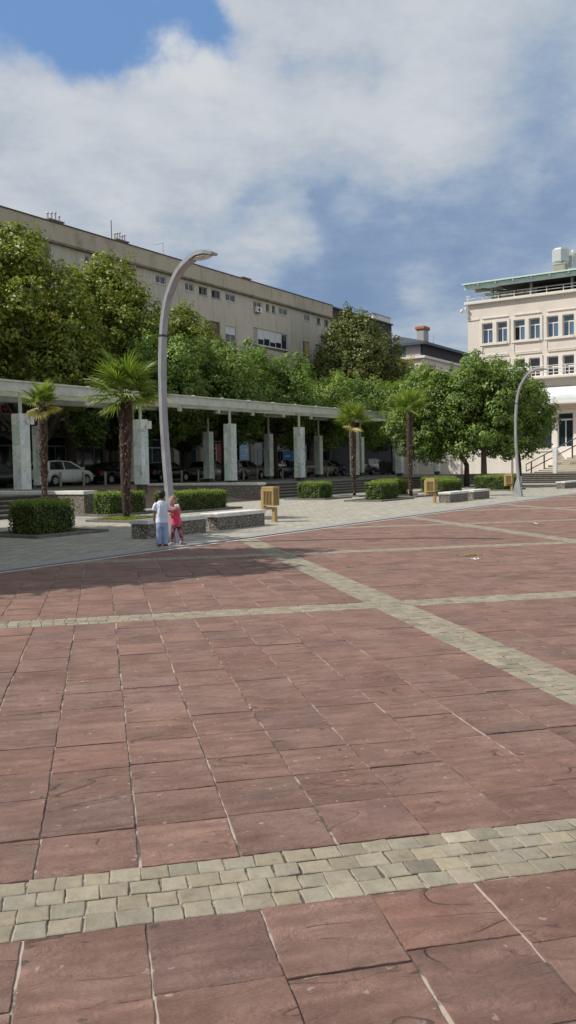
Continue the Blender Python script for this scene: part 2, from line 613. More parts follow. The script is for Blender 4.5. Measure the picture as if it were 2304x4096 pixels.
M = {}
M['slab'] = slab_mat()
M['mortar'] = mortar_mat()
M['cobble'] = cobble_mat()
M['pave'] = brick_mat('pale_stone_paving', (0.43, 0.395, 0.315), (0.30, 0.285, 0.245), (0.13, 0.115, 0.09), 0.42, 0.14, 0.010)
M['terrace'] = brick_mat('dark_terrace_paving', (0.20, 0.185, 0.165), (0.13, 0.12, 0.11), (0.05, 0.045, 0.04), 0.5, 0.25, 0.012)
M['ramp'] = brick_mat('red_ramp_paving', (0.22, 0.14, 0.11), (0.17, 0.11, 0.09), (0.10, 0.08, 0.07), 0.4, 0.4, 0.012)
M['asphalt'] = pmat('asphalt', (0.055, 0.054, 0.052), 0.9, 0.25, 2, 0.004, 60)
M['granite'] = pmat('grey_granite_kerb', (0.29, 0.285, 0.28), 0.7, 0.2, 14, 0.002, 80, dirt=(0.13, 0.12, 0.11), dscale=3, damt=0.4)
M['channel'] = pmat('dark_channel_stone', (0.085, 0.08, 0.075), 0.85, 0.3, 8, 0.003, 50)
M['palestone'] = pmat('pale_edge_stone', (0.46, 0.42, 0.36), 0.8, 0.2, 10, 0.002, 60)
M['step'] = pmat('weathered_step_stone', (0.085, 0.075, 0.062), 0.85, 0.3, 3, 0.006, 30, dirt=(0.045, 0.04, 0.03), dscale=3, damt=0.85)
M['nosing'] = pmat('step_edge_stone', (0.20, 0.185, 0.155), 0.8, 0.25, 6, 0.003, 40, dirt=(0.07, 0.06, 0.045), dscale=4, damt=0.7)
M['aggr'] = aggregate_mat()
M['whitestone'] = pmat('white_stone_top', (0.66, 0.64, 0.60), 0.7, 0.1, 6, 0.003, 50, dirt=(0.33, 0.31, 0.28), dscale=5, damt=0.6)
M['marble'] = marble_mat()
M['darkconc'] = pmat('dark_concrete', (0.09, 0.085, 0.08), 0.9, 0.3, 5, 0.004, 30)
M['canopy'] = pmat('pale_green_painted_steel', (0.56, 0.58, 0.50), 0.55, 0.1, 3, dirt=(0.20, 0.20, 0.15), dscale=2.0, damt=0.35)
M['canopyroof'] = pmat('canopy_roof_sheet', (0.52, 0.55, 0.47), 0.6, 0.15, 2, dirt=(0.22, 0.23, 0.18), dscale=1.2, damt=0.6)
_t = M['canopyroof'].node_tree
_b = _t.nodes['Principled BSDF']
_tr = N(_t, 'ShaderNodeBsdfTranslucent', ins={'Color': (0.82, 0.85, 0.80, 1)})
_mx = N(_t, 'ShaderNodeMixShader', ins={0: 0.6})
link(_t, _b.outputs[0], _mx.inputs[1])
link(_t, _tr.outputs[0], _mx.inputs[2])
link(_t, _mx.outputs[0], [n for n in _t.nodes if n.type == 'OUTPUT_MATERIAL'][0].inputs[0])
M['whitemetal'] = pmat('white_painted_metal', (0.72, 0.72, 0.70), 0.5, 0.08, 5, dirt=(0.35, 0.33, 0.3), dscale=8, damt=0.4)
M['lamp'] = pmat('grey_lamp_paint', (0.335, 0.345, 0.36), 0.5, 0.1, 6, metal=0.1, dirt=(0.21, 0.20, 0.20), dscale=4, damt=0.7, streak=(1, 1, 0.4))
M['lampglass'] = pmat('lamp_diffuser', (0.75, 0.70, 0.58), 0.25, 0.2, 12, spec=0.6)
M['ochre'] = pmat('ochre_painted_steel', (0.40, 0.285, 0.12), 0.55, 0.12, 5, dirt=(0.28, 0.16, 0.05), dscale=9, damt=0.5)
M['ochredark'] = pmat('bin_liner_dark', (0.05, 0.035, 0.02), 0.7, 0.2, 5)
M['soil'] = pmat('bed_soil', (0.085, 0.065, 0.045), 0.95, 0.4, 6, 0.02, 20)
M['kerbdark'] = pmat('bed_edging_stone', (0.15, 0.14, 0.125), 0.85, 0.3, 6, 0.004, 30)
M['hedge'] = leaf_mat('hedge_leaf', (0.055, 0.095, 0.020), (0.21, 0.30, 0.06), 0.3)
M['hedgecore'] = pmat('hedge_dark_core', (0.035, 0.030, 0.018), 0.95, 0.4, 10)  # near-black core colour, stands in for shade inside the hedge
M['camphor'] = leaf_mat('camphor_leaf', (0.055, 0.105, 0.026), (0.270, 0.370, 0.085), 0.28)
M['plane'] = leaf_mat('plane_leaf', (0.062, 0.100, 0.020), (0.310, 0.350, 0.055), 0.24)
M['plane2'] = leaf_mat('dull_plane_leaf', (0.060, 0.085, 0.026), (0.195, 0.220, 0.062), 0.22)
M['yellow'] = leaf_mat('yellow_leaf', (0.20, 0.18, 0.025), (0.32, 0.27, 0.03), 0.3)
M['bark'] = pmat('bark', (0.085, 0.066, 0.052), 0.95, 0.35, 5, 0.02, 14)
M['bark2'] = pmat('smooth_pale_bark', (0.13, 0.11, 0.085), 0.9, 0.4, 3, 0.01, 8)
M['palmbark'] = pmat('palm_fibre', (0.05, 0.034, 0.025), 0.95, 0.4, 12, 0.02, 24)
M['palmfib'] = pmat('palm_old_leaf_base', (0.15, 0.10, 0.075), 0.9, 0.55, 9)
M['palm'] = leaf_mat('palm_frond', (0.080, 0.135, 0.022), (0.30, 0.37, 0.065), 0.28)
M['palmdry'] = leaf_mat('dry_palm_frond', (0.36, 0.36, 0.07), (0.48, 0.36, 0.16), 0.25)
M['plaster'] = pmat('beige_render', (0.53, 0.49, 0.41), 0.9, 0.06, 0.4, 0.003, 20, dirt=(0.27, 0.24, 0.19), dscale=1.3, damt=0.6, streak=(1.6, 1, 0.16))
M['plaster2'] = pmat('stained_attic_render', (0.46, 0.41, 0.325), 0.9, 0.08, 0.5, 0.003, 20, dirt=(0.19, 0.165, 0.12), dscale=1.1, damt=0.6, streak=(1, 1, 0.35))
M['ledge'] = pmat('mossy_ledge', (0.20, 0.175, 0.13), 0.9, 0.3, 2, 0.01, 12, dirt=(0.06, 0.05, 0.035), dscale=1.6, damt=0.9)
M['darktrim'] = pmat('dark_roof_trim', (0.07, 0.065, 0.06), 0.7, 0.2, 4)
M['frame'] = pmat('white_window_frame', (0.62, 0.62, 0.61), 0.5, 0.06, 4)
M['greyframe'] = pmat('grey_window_frame', (0.36, 0.35, 0.33), 0.6, 0.1, 4)
M['glass'] = glass_mat('window_glass')
M['blueglass'] = glass_mat('blue_window_glass', (0.06, 0.13, 0.22), 0.08, 0.9)
M['blind'] = pmat('white_blind', (0.62, 0.64, 0.66), 0.7, 0.05, 3)
M['yellowcurtain'] = pmat('yellow_curtain', (0.50, 0.37, 0.14), 0.85, 0.15, 3)
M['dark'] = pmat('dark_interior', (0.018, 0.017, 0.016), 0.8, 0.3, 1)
M['brownwall'] = pmat('brown_render', (0.16, 0.105, 0.08), 0.9, 0.2, 2)
M['pilaster'] = pmat('shop_pilaster', (0.33, 0.29, 0.225), 0.85, 0.12, 1.5, dirt=(0.18, 0.16, 0.13), dscale=2, damt=0.5)
M['cream'] = pmat('cream_stone_facade', (0.73, 0.65, 0.575), 0.85, 0.05, 0.7, 0.002, 30, dirt=(0.62, 0.54, 0.47), dscale=0.8, damt=0.5)
M['creamtrim'] = pmat('cream_stone_trim', (0.76, 0.70, 0.635), 0.8, 0.05, 2)
M['travertine'] = brick_mat('travertine_base', (0.80, 0.73, 0.64), (0.76, 0.69, 0.60), (0.62, 0.56, 0.48), 1.4, 0.2, 0.008, 0.7, (0.68, 0.60, 0.52), 0.002)
M['greenroof'] = pmat('pale_green_metal_roof', (0.58, 0.74, 0.68), 0.5, 0.08, 3, metal=0.2)
M['greygal'] = pmat('galvanised_metal', (0.48, 0.48, 0.47), 0.45, 0.1, 4, metal=0.4)
M['bluegrey'] = pmat('dark_sheet_roof', (0.085, 0.10, 0.125), 0.5, 0.15, 3, metal=0.3)
M['charcoal'] = pmat('charcoal_cladding', (0.03, 0.03, 0.034), 0.7, 0.2, 3)
M['terra'] = pmat('terracotta', (0.36, 0.16, 0.09), 0.85, 0.25, 8)
M['railmetal'] = pmat('dark_rail', (0.055, 0.045, 0.045), 0.5, 0.1, 4, metal=0.3)
M['steel'] = pmat('brushed_steel', (0.33, 0.31, 0.27), 0.4, 0.1, 8, metal=0.7)
M['tyre'] = pmat('tyre_rubber', (0.02, 0.02, 0.02), 0.9, 0.1, 10)
M['rim'] = pmat('alloy_rim', (0.45, 0.45, 0.46), 0.35, 0.1, 8, metal=0.8)
M['carglass'] = glass_mat('car_glass', (0.015, 0.02, 0.022), 0.04, 0.9)
M['redlight'] = pmat('red_lamp_glass', (0.35, 0.02, 0.02), 0.2, 0.1, 8)
M['clearlight'] = pmat('headlamp_glass', (0.7, 0.7, 0.7), 0.15, 0.1, 8, spec=0.8)
M['plastic'] = pmat('black_plastic', (0.03, 0.03, 0.03), 0.6, 0.1, 8)
for nm, c in (('white_car_paint', (0.80, 0.82, 0.80)), ('black_car_paint', (0.018, 0.018, 0.02)), ('silver_car_paint', (0.36, 0.36, 0.37)), ('grey_car_paint', (0.23, 0.235, 0.25)), ('navy_car_paint', (0.03, 0.05, 0.10)), ('champagne_car_paint', (0.33, 0.31, 0.28))):
    M[nm] = pmat(nm, c, 0.3, 0.04, 2, metal=0.0 if 'white' in nm else 0.3, coat=0.6)
M['red'] = pmat('red_sign_panel', (0.35, 0.03, 0.03), 0.5, 0.1, 4)
M['posterblue'] = pmat('blue_poster', (0.05, 0.22, 0.48), 0.5, 0.2, 4)
M['posterlight'] = pmat('pale_blue_poster', (0.36, 0.52, 0.75), 0.5, 0.1, 3)
M['posterred'] = pmat('dark_red_poster', (0.28, 0.05, 0.045), 0.5, 0.5, 6, dirt=(0.4, 0.3, 0.26), dscale=6, damt=0.8)
M['skin'] = pmat('skin', (0.42, 0.25, 0.18), 0.55, 0.06, 10)
M['skintan'] = pmat('tanned_skin', (0.27, 0.14, 0.095), 0.55, 0.06, 10)
M['hairdark'] = pmat('dark_hair', (0.016, 0.010, 0.008), 0.6, 0.4, 30, 0.006, 80)
M['hairlight'] = pmat('light_brown_hair', (0.26, 0.15, 0.08), 0.6, 0.35, 30, 0.006, 80)
M['teeshirt'] = pmat('white_cotton', (0.66, 0.71, 0.82), 0.9, 0.05, 6, 0.015, 9)
M['jeans'] = pmat('light_blue_cotton', (0.31, 0.38, 0.57), 0.9, 0.1, 8, 0.015, 11)
M['pink'] = pmat('pink_cotton', (0.74, 0.075, 0.16), 0.85, 0.12, 6, 0.012, 10)
M['leggings'] = pmat('patterned_leggings', (0.46, 0.17, 0.19), 0.85, 0.1, 10, dirt=(0.05, 0.015, 0.035), dscale=16, damt=0.9, dlo=0.47, dhi=0.55)
M['shoered'] = pmat('dark_red_shoe', (0.14, 0.02, 0.03), 0.6, 0.3, 20)
M['shoegrey'] = pmat('pale_grey_shoe', (0.42, 0.40, 0.42), 0.6, 0.35, 24, dirt=(0.3, 0.05, 0.1), dscale=18, damt=0.6)
M['sole'] = pmat('white_sole', (0.6, 0.6, 0.6), 0.7, 0.05, 5)
M['eyew'] = pmat('eye', (0.03, 0.02, 0.015), 0.2, 0.1, 5)
M['lip'] = pmat('lips', (0.42, 0.13, 0.11), 0.5, 0.1, 5)
M['paper'] = pmat('white_paper', (0.72, 0.70, 0.68), 0.8, 0.08, 20, 0.01, 30)

random.seed(5)
rng = np.random.default_rng(7)

# ------------------------------------------------------------------ ground and plaza
mb = MB()
mb.add([(-900, -900, -0.030), (900, -900, -0.030), (900, 900, -0.030), (-900, 900, -0.030)], [(0, 1, 2, 3)])
g = mb.build('ground', pmat('ground_soil', (0.14, 0.11, 0.09), 0.95, 0.2, 0.5), world=True, flat_normals=False)
tag(g, kind='structure')


def clip(poly, f):
    out = []
    n = len(poly)
    for i in range(n):
        a, b = poly[i], poly[(i + 1) % n]
        fa, fb = f(a), f(b)
        if fa <= 0:
            out.append(a)
        if (fa < 0 < fb) or (fb < 0 < fa):
            k = fa / (fa - fb)
            out.append((a[0] + (b[0] - a[0]) * k, a[1] + (b[1] - a[1]) * k))
    return out


VK = 11.05      # V of the plaza edge
UE = 68.6       # U of the right-hand flight
PER = 6.065
BW = 0.432
B0 = 2.925


def lim(poly):
    poly = clip(poly, lambda p: (p[1] - p[0]) / R2 - VK)
    if len(poly) > 2:
        poly = clip(poly, lambda p: (p[0] + p[1]) / R2 - UE)
    return poly


def inview(x, y):
    if y < 0.9:
        return False
    a = math.degrees(math.atan2(x, y))
    r = math.hypot(x, y)
    pad = math.degrees(math.atan(2.2 / r))
    return -7.5 - pad < a < 33 + pad


def slab(m, x0, y0, x1, y1, gap, jit, bev, ztop, tilt, gx=0.0):
    x0, x1 = x0 + gx, x1 - gx
    j = lambda: random.uniform(-jit, jit)
    poly = [(x0 + gap + j(), y0 + gap + j()), (x1 - gap + j(), y0 + gap + j()), (x1 - gap + j(), y1 - gap + j()), (x0 + gap + j(), y1 - gap + j())]
    nd = (9 if jit < 0.004 and x1 - x0 > 0.2 else 3) if y1 < 7.5 else 1
    if nd > 1:
        pp = []
        for i in range(4):
            a, b = poly[i], poly[(i + 1) % 4]
            w_ = 0.0
            for k in range(nd):
                t = k / nd
                if k:
                    w_ = w_ * 0.4 + random.uniform(-0.0028, 0.0028)
                ex, ey = (0, 1) if i % 2 == 0 else (1, 0)
                pp.append((a[0] + (b[0] - a[0]) * t + ex * w_, a[1] + (b[1] - a[1]) * t + ey * w_))
        poly = pp
    full = poly
    poly = lim(poly)
    if len(poly) < 3:
        return
    cx, cy = sum(p[0] for p in poly) / len(poly), sum(p[1] for p in poly) / len(poly)
    tx, ty = random.uniform(-tilt, tilt), random.uniform(-tilt, tilt)
    zt = lambda p: ztop + tx * (p[0] - cx) + ty * (p[1] - cy)
    n = len(poly)
    inner = []
    for p in poly:
        d = math.hypot(p[0] - cx, p[1] - cy)
        k = 1 - min(0.6, bev * 1.6 / max(d, 1e-4))
        inner.append((cx + (p[0] - cx) * k, cy + (p[1] - cy) * k))
    vs = [(p[0], p[1], -0.025) for p in poly] + [(p[0], p[1], zt(p) - bev) for p in poly] + [(p[0], p[1], zt(p)) for p in inner]
    fs = [tuple(range(2 * n, 3 * n))]
    for k in range(2):
        fs += [(k * n + i, k * n + (i + 1) % n, (k + 1) * n + (i + 1) % n, (k + 1) * n + i) for i in range(n)]
    m.add(vs, fs)


sl_m, cb_m = MB(), MB()
NF = 14
for I in range(-2, 11):
    for J in range(-2, 11):
        fx0, fy0 = B0 + BW + PER * (I - 1), B0 + BW + PER * (J - 1)
        w = (PER - BW) / NF
        for i in range(NF):
            off = random.uniform(0, 0.02)
            # rows vary a little in depth from column to column
            ys = [fy0 + k * w + (random.uniform(-0.035, 0.035) if 0 < k < NF else 0) for k in range(NF + 1)]
            for k in range(NF):
                x0, y0, x1, y1 = fx0 + i * w, ys[k], fx0 + (i + 1) * w, ys[k + 1]
                if not inview((x0 + x1) / 2, (y0 + y1) / 2):
                    continue
                b = random.gauss(1.0, 0.045)
                hue = random.uniform(-0.035, 0.035)
                if random.random() < 0.07:
                    b *= 0.86
                b = min(1.2, max(0.7, b))
                sl_m.tint = (b + hue, b, b - hue * 0.5 + (0.03 if random.random() < 0.2 else 0))
                slab(sl_m, x0, y0, x1, y1, random.uniform(0.0008, 0.0055), 0.0035, 0.0016, random.uniform(-0.002, 0.0036), 0.0045, 0.0018)


def cobble(x0, y0, x1, y1):
    if not inview((x0 + x1) / 2, (y0 + y1) / 2):
        return
    b = random.gauss(1.0, 0.10)
    r = random.uniform(-0.04, 0.04)
    if random.random() < 0.02:
        cb_m.tint = (0.75, 0.82, 0.92)
    else:
        cb_m.tint = (b + r, b + r * 0.2, b - r)
    slab(cb_m, x0, y0, x1, y1, random.uniform(0.001, 0.0045), 0.0045, 0.0028, random.uniform(-0.001, 0.003), 0.012)


cw = BW / 4
for I in range(-2, 11):
    a0 = B0 + PER * I
    # bands along X (constant y)
    for r_ in range(4):
        x = -4.0 + random.uniform(0, 0.1)
        while x < 50:
            l = cw * random.uniform(0.93, 1.16)
            cobble(x, a0 + r_ * cw, x + l, a0 + (r_ + 1) * cw)
            x += l
    # bands along Y (constant x), cut where they cross
    for r_ in range(4):
        y = 0.8 + random.uniform(0, 0.1)
        while y < 55:
            l = cw * random.uniform(0.93, 1.16)
            ph = (y - B0) % PER
            if PER - ph < 0.02:
                y += PER - ph + 0.001
                continue
            if ph < BW - 0.001:
                y += BW - ph
                continue
            if ph + l > PER:
                l = PER - ph
            elif PER - (ph + l) < 0.05:
                l = PER - ph
            cobble(a0 + r_ * cw, y, a0 + (r_ + 1) * cw, y + l)
            y += l
o = sl_m.build('plaza_paving', M['slab'], world=True, flat_normals=False)
tag(o, kind='structure')
o = cb_m.build('cobble_bands', M['cobble'], world=True, flat_normals=False)
tag(o, kind='structure')
mb = MB()
mb.prism([(-30, -40), (UE + 0.6, -40), (UE + 0.6, VK + 0.02), (-30, VK + 0.02)], -0.026, -0.0056)
o = mb.build('plaza_bed', M['mortar'])
tag(o, kind='structure')


def sheet(name, mat, u0, u1, v0, v1, z, th=0.02):
    m = MB()
    m.box(u0, u1, v0, v1, z - th, z)
    return tag(m.build(name, mat), kind='structure')


sheet('plaza_edge_line', M['palestone'], -30, UE, VK + 0.02, VK + 0.12, 0.003)
sheet('drain_channel', M['channel'], -30, UE, VK + 0.12, VK + 0.30, -0.020)
sheet('granite_kerb', M['granite'], -30, UE, VK + 0.30, VK + 0.78, 0.004)
sheet('pavement', M['pave'], -30, UE + 0.4, VK + 0.78, 32.5, 0.0, 0.03)

# ------------------------------------------------------------------ terrace and steps
ZT = 0.75
SV, SU, LV = 25.0, 68.6, 24.0
for k in range(5):
    d = 0.33 * k
    poly = [(36.4, SV + d), (SU + d, SV + d), (SU + d, -30), (190, -30), (190, 150), (-70, 150), (-70, LV + d), (22.4, LV + d), (22.4, 32.4), (36.4, 32.4)]
    z1 = 0.15 * (k + 1)
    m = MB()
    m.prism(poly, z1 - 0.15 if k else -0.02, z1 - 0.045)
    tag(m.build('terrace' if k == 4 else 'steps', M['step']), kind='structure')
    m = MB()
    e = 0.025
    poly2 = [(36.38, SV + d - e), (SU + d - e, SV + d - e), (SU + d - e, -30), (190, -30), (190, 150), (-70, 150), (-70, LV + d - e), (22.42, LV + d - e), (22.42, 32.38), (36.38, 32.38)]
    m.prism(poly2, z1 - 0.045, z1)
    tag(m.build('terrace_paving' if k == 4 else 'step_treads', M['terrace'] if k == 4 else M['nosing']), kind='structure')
m = MB()
m.add([(22.45, 24.6, 0.004), (36.35, 24.6, 0.004), (36.35, 32.4, ZT - 0.004), (22.45, 32.4, ZT - 0.004),
       (22.45, 24.6, -0.02), (36.35, 24.6, -0.02), (36.35, 32.4, -0.02), (22.45, 32.4, -0.02)],
      [(0, 1, 2, 3), (4, 5, 1, 0), (5, 6, 2, 1), (6, 7, 3, 2), (7, 4, 0, 3), (7, 6, 5, 4)])
tag(m.build('ramp', M['ramp']), kind='structure')
sheet('street', M['asphalt'], -70, 150, 39.6, 50.2, ZT + 0.006, 0.01)


def side_wall(u0, u1, v0, v1, label):
    r = root('ramp_wall', (u0 + u1) / 2, v0, 0, label, 'wall')
    MB().box(u0, u1, v0, v1, 0.0, 0.74).build('wall_body', M['aggr'], r)
    mm = MB()
    v = v0 - 0.03
    while v < v1:
        l = min(1.5, v1 - v)
        mm.box(u0 - 0.04, u1 + 0.04, v + 0.004, v + l - 0.004, 0.74, 0.87, 0.01)
        v += l
    mm.build('coping', M['whitestone'], r)


side_wall(35.75, 36.34, 24.75, 32.3, 'pebbled ramp side wall with pale coping, nearer the ochre bin')
side_wall(22.45, 23.05, 23.3, 32.3, 'pebbled ramp side wall with pale coping, between the two left palms')

# ------------------------------------------------------------------ pillars and canopy
PV, SP = 29.5, 7.48
def dz(u):
    return max(0, 0.0042 * (u - 25))


def make_pillar(u, v, label, group, ztop, zb=ZT, box=False):
    r = root('marble_pillar', u, v, zb, label, 'pillar', group)
    h = 0.26
    bot = 0.86 + dz(u)
    MB().box(u - 0.19, u + 0.19, v - 0.19, v + 0.19, zb, bot + 0.05).build('pillar_base', M['darkconc'], r)
    mm = MB()
    mm.tint = (0.5, 0.5, 0.5)
    mm.box(u - h + 0.02, u + h - 0.02, v - h + 0.02, v + h - 0.02, bot + 0.01, ztop - 0.01)
    rows = [bot, bot + 0.95, bot + 1.9, bot + 2.75, ztop]
    for a, b in zip(rows[:-1], rows[1:]):
        for s0, s1 in ((-h, -0.003), (0.003, h)):
            for side in range(4):
                t = random.uniform(0.78, 1.0)
                mm.tint = (t * random.uniform(0.93, 1.0), t, t * random.uniform(0.93, 1.04))
                q = 0.022 + random.uniform(0, 0.004)
                if side == 0:
                    mm.box(u + s0, u + s1, v - h, v - h + q, a + 0.003, b - 0.003)
                elif side == 1:
                    mm.box(u + s0, u + s1, v + h - q, v + h, a + 0.003, b - 0.003)
                elif side == 2:
                    mm.box(u - h - 0.002, u - h + q, v + s0 * 0.99, v + s1 * 0.99, a + 0.003, b - 0.003)
                else:
                    mm.box(u + h - q, u + h + 0.002, v + s0 * 0.99, v + s1 * 0.99, a + 0.003, b - 0.003)
    mm.build('marble_cladding', M['marble'], r)
    top = 5.02 + dz(u) * 1.6 + (0.42 if v > 33 else 0.10)
    MB().cyl(u, v, ztop - 0.01, top, 0.075, 12).build('post', M['canopy'], r)
    if box:
        MB().box(u + h + 0.03, u + h + 0.25, v - h - 0.02, v - h + 0.14, ztop - 0.46, ztop - 0.07, 0.01).build('meter_box', M['whitemetal'], r)
        b_ = MB()
        b_.cyl(u + 0.10, v - h - 0.09, ztop - 0.42, ztop - 0.28, 0.07, 12)
        b_.box(u + 0.07, u + 0.13, v - h - 0.05, v - h, ztop - 0.38, ztop - 0.32)
        b_.build('wall_lamp', M['whitemetal'], r)


names_f = ['front pillar with dark worn patches, leftmost and nearest, meter box on its top right', 'front pillar just right of the tall shaggy palm, meter box at its top',
           'front pillar just right of the curved lamp pole, rising behind the pebbled ramp wall', 'front pillar behind the square hedge right of the front ochre bin',
           'front pillar just right of the small middle palm', 'front pillar left of the rightmost palm, by the canopy end', 'front pillar standing beyond the canopy end, behind the far ochre bin']
for k in range(7):
    u = 24.9 + SP * k
    make_pillar(u, PV, 'pale marble clad ' + names_f[k], 'front row of canopy pillars', 4.10 + dz(u), 0.30 if k == 1 else ZT, box=k < 2)
names_b = ['partly hidden behind the leftmost palm', 'half hidden behind the front pillar and the tall shaggy palm', 'with a dark left face in front of the silver hatchback', 'with a dark left face right of the grey hatchback',
           'behind and left of the middle palm', 'peeking out right of the front pillar by the middle palm', 'rearmost near the waste containers']
for k in range(7):
    u = 32.45 + SP * k
    if k == 1:
        u -= 0.9 * 0
    make_pillar(u, PV + SP, 'marble clad back pillar ' + names_b[k], 'back row of canopy pillars', 4.10 + dz(u))

r = root('canopy', 40, 28.6, ZT, 'long pale green steel canopy roof carried on marble pillars', 'canopy')
U0, U1 = -12, 71.0
def zc(u):
    return 5.05 + dz(u) * 1.6


def slopebar(m, v0, v1, za, zb, u0=U0, u1=U1):
    """bar along U following the slight rise"""
    n = 6
    for i in range(n):
        a, b = u0 + (u1 - u0) * i / n, u0 + (u1 - u0) * (i + 1) / n
        vs = []
        for u in (a, b):
            z = zc(u)
            vs += [(u, v0, z + za), (u, v1, z + za), (u, v1, z + zb), (u, v0, z + zb)]
        m.add(vs, [(0, 1, 5, 4), (1, 2, 6, 5), (2, 3, 7, 6), (3, 0, 4, 7), (3, 2, 1, 0), (4, 5, 6, 7)])


m = MB()
slopebar(m, 28.50, 28.62, -0.17, 0.22)
m.build('fascia', M['canopy'], r)
m = MB()
slopebar(m, 28.42, 28.56, 0.235, 0.30)
for i in range(34):
    u = U0 + 2.49 * i
    m.box(u, u + 0.10, 28.40, 28.60, zc(u) + 0.22, zc(u) + 0.33)
m.build('gutter', M['canopy'], r)
m = MB()
n = 33
for i in range(n):
    a, b = U0 + (U1 - U0) * i / n + 0.01, U0 + (U1 - U0) * (i + 1) / n - 0.01
    vs = []
    for th in (0.19, 0.225):
        vs += [(a, 28.64, zc(a) + th), (b, 28.64, zc(b) + th), (b, 38.6, zc(b) + th + 0.42), (a, 38.6, zc(a) + th + 0.42)]
    m.add(vs, [(3, 2, 1, 0), (4, 5, 6, 7), (0, 1, 5, 4), (1, 2, 6, 5), (2, 3, 7, 6), (3, 0, 4, 7)])
m.build('roof_panels', M['canopyroof'], r)
for k in range(-3, 7):
    u = 24.9 + SP * k
    m = MB()
    for du in (0,):
        a, b = u + du - 0.06, u + du + 0.06
        z = zc(u)
        m.add([(a, 28.64, z + 0.02), (b, 28.64, z + 0.02), (b, 38.55, z + 0.40), (a, 38.55, z + 0.40), (a, 28.64, z + 0.185), (b, 28.64, z + 0.185), (b, 38.55, z + 0.60), (a, 38.55, z + 0.60)],
              [(3, 2, 1, 0), (4, 5, 6, 7), (0, 1, 5, 4), (1, 2, 6, 5), (2, 3, 7, 6), (3, 0, 4, 7)])
    m.build('cross_beam', M['canopy'], r)
m = MB()
for v in (37.0,):
    slopebar(m, v - 0.08, v + 0.08, 0.25, 0.52)
m.build('long_beam', M['canopy'], r)
m = MB()
slopebar(m, 38.6, 38.72, 0.36, 0.66)
m.build('rear_fascia', M['canopy'], r)
m = MB()
slopebar(m, 32.95, 33.05, 0.10, 0.36)
m.build('middle_beam', M['canopy'], r)
# small lights under the canopy
first = None
k = 0
for row_v, offs, base in ((33.0, 3.7, 0.10),):
    for i in range(9):
        u = 21.2 + SP * i * 0.5 + 3.5
        mm = MB()
        mm.box(-0.09, 0.09, -0.09, 0.09, -0.20, 0.0, 0.01)
        if first is None:
            rr = root('ceiling_spotlight', u, row_v, zc(u) + base, 'small white box light fixed under the pale canopy beam', 'light', 'box lights under the canopy beams', local=True)
            mm.build('housing', M['whitemetal'], rr)
            MB().cyl(0, 0, -0.215, -0.19, 0.06, 12).build('lens', M['lampglass'], rr)
            first = rr
        else:
            rr = copy_tree(first)
            rr.location = P(u, row_v, zc(u) + base)

# ------------------------------------------------------------------ benches
def bench(u0, u1, v0, label, w=0.50):
    r = root('stone_bench', (u0 + u1) / 2, v0 + w / 2, 0, label, 'bench', 'pebbled stone benches along the plaza edge')
    MB().box(u0, u1, v0, v0 + w, 0.0, 0.33, 0.006).build('plinth', M['aggr'], r)
    MB().box(u0 - 0.03, u1 + 0.03, v0 - 0.03, v0 + w + 0.03, 0.331, 0.43, 0.012).build('seat', M['whitestone'], r)


bench(14.80, 16.95, 13.35, 'pebbled bench with white slab seat, directly behind the two children')
bench(17.50, 19.65, 13.42, 'pebbled bench with white slab seat, between the children and the front ochre bin')
bench(34.00, 36.05, 13.80, 'pebbled bench with white slab seat, just right of the far ochre bin')
bench(36.75, 38.85, 13.82, 'pebbled bench with white slab seat, in front of the two dark tree trunks')
bench(53.2, 56.6, 14.2, 'pebbled stone bench in shade, first to the right of the far lamp')
bench(57.2, 60.0, 14.2, 'pebbled stone bench in shade, second to the right of the far lamp')
bench(62.0, 65.5, 13.6, 'pale topped stone bench at the right edge, farthest from the children')

# ------------------------------------------------------------------ litter bins
def make_bin(u, v, label, rz=0.0):
    r = root('litter_bin', u, v, 0, label, 'litter bin', 'ochre slatted litter bins', rz=rz, local=True)
    # x = along U; post at x 0, box hangs towards -x
    m = MB()
    m.box(-0.05, 0.05, -0.07, 0.07, 0, 0.36, 0.004)
    m.box(-0.33, 0.05, -0.065, 0.065, 0.36, 0.43, 0.004)
    m.box(-0.42, -0.33, -0.08, 0.08, 0.33, 0.95, 0.004)
    m.box(-0.12, 0.12, -0.12, 0.12, 0.0, 0.012)
    m.build('bracket', M['ochre'], r)
    m = MB()
    m.box(-0.33, 0.07, -0.17, 0.17, 0.97, 1.03, 0.006)
    m.build('lid', M['ochre'], r)
    m = MB()
    m.box(-0.325, 0.065, -0.165, 0.165, 0.47, 0.50)
    for s in (-1, 1):
        m.box(-0.325, -0.285, s * 0.15 - 0.015, s * 0.15 + 0.015, 0.50, 0.97)
        m.box(0.025, 0.065, s * 0.15 - 0.015, s * 0.15 + 0.015, 0.50, 0.97)
        m.box(-0.285, 0.025, s * 0.15 - 0.0145, s * 0.15 + 0.0145, 0.90, 0.97)
        for i in range(6):
            x = -0.272 + 0.052 * i
            m.box(x, x + 0.016, s * 0.155 - 0.007, s * 0.155 + 0.007, 0.50, 0.90)
        for i in range(6):
            y = -0.13 + 0.049 * i
            xx = -0.318 if s < 0 else 0.05
            m.box(xx, xx + 0.012, y, y + 0.018, 0.50, 0.965)
    m.build('slats', M['ochre'], r)
    MB().box(-0.25, 0.0, -0.10, 0.10, 0.505, 0.93).build('liner', M['ochredark'], r)
    return r


make_bin(20.95, 13.95, 'ochre slatted litter bin on an offset post, nearest, right of the benches', -math.pi / 2)
make_bin(33.3, 14.2, 'ochre slatted litter bin on an offset post, by the far bench and hedge', -math.pi / 2)
b3 = make_bin(47.5, 15.6, 'ochre litter bin in shade, half hidden behind the far lamp pole', -math.pi / 2)

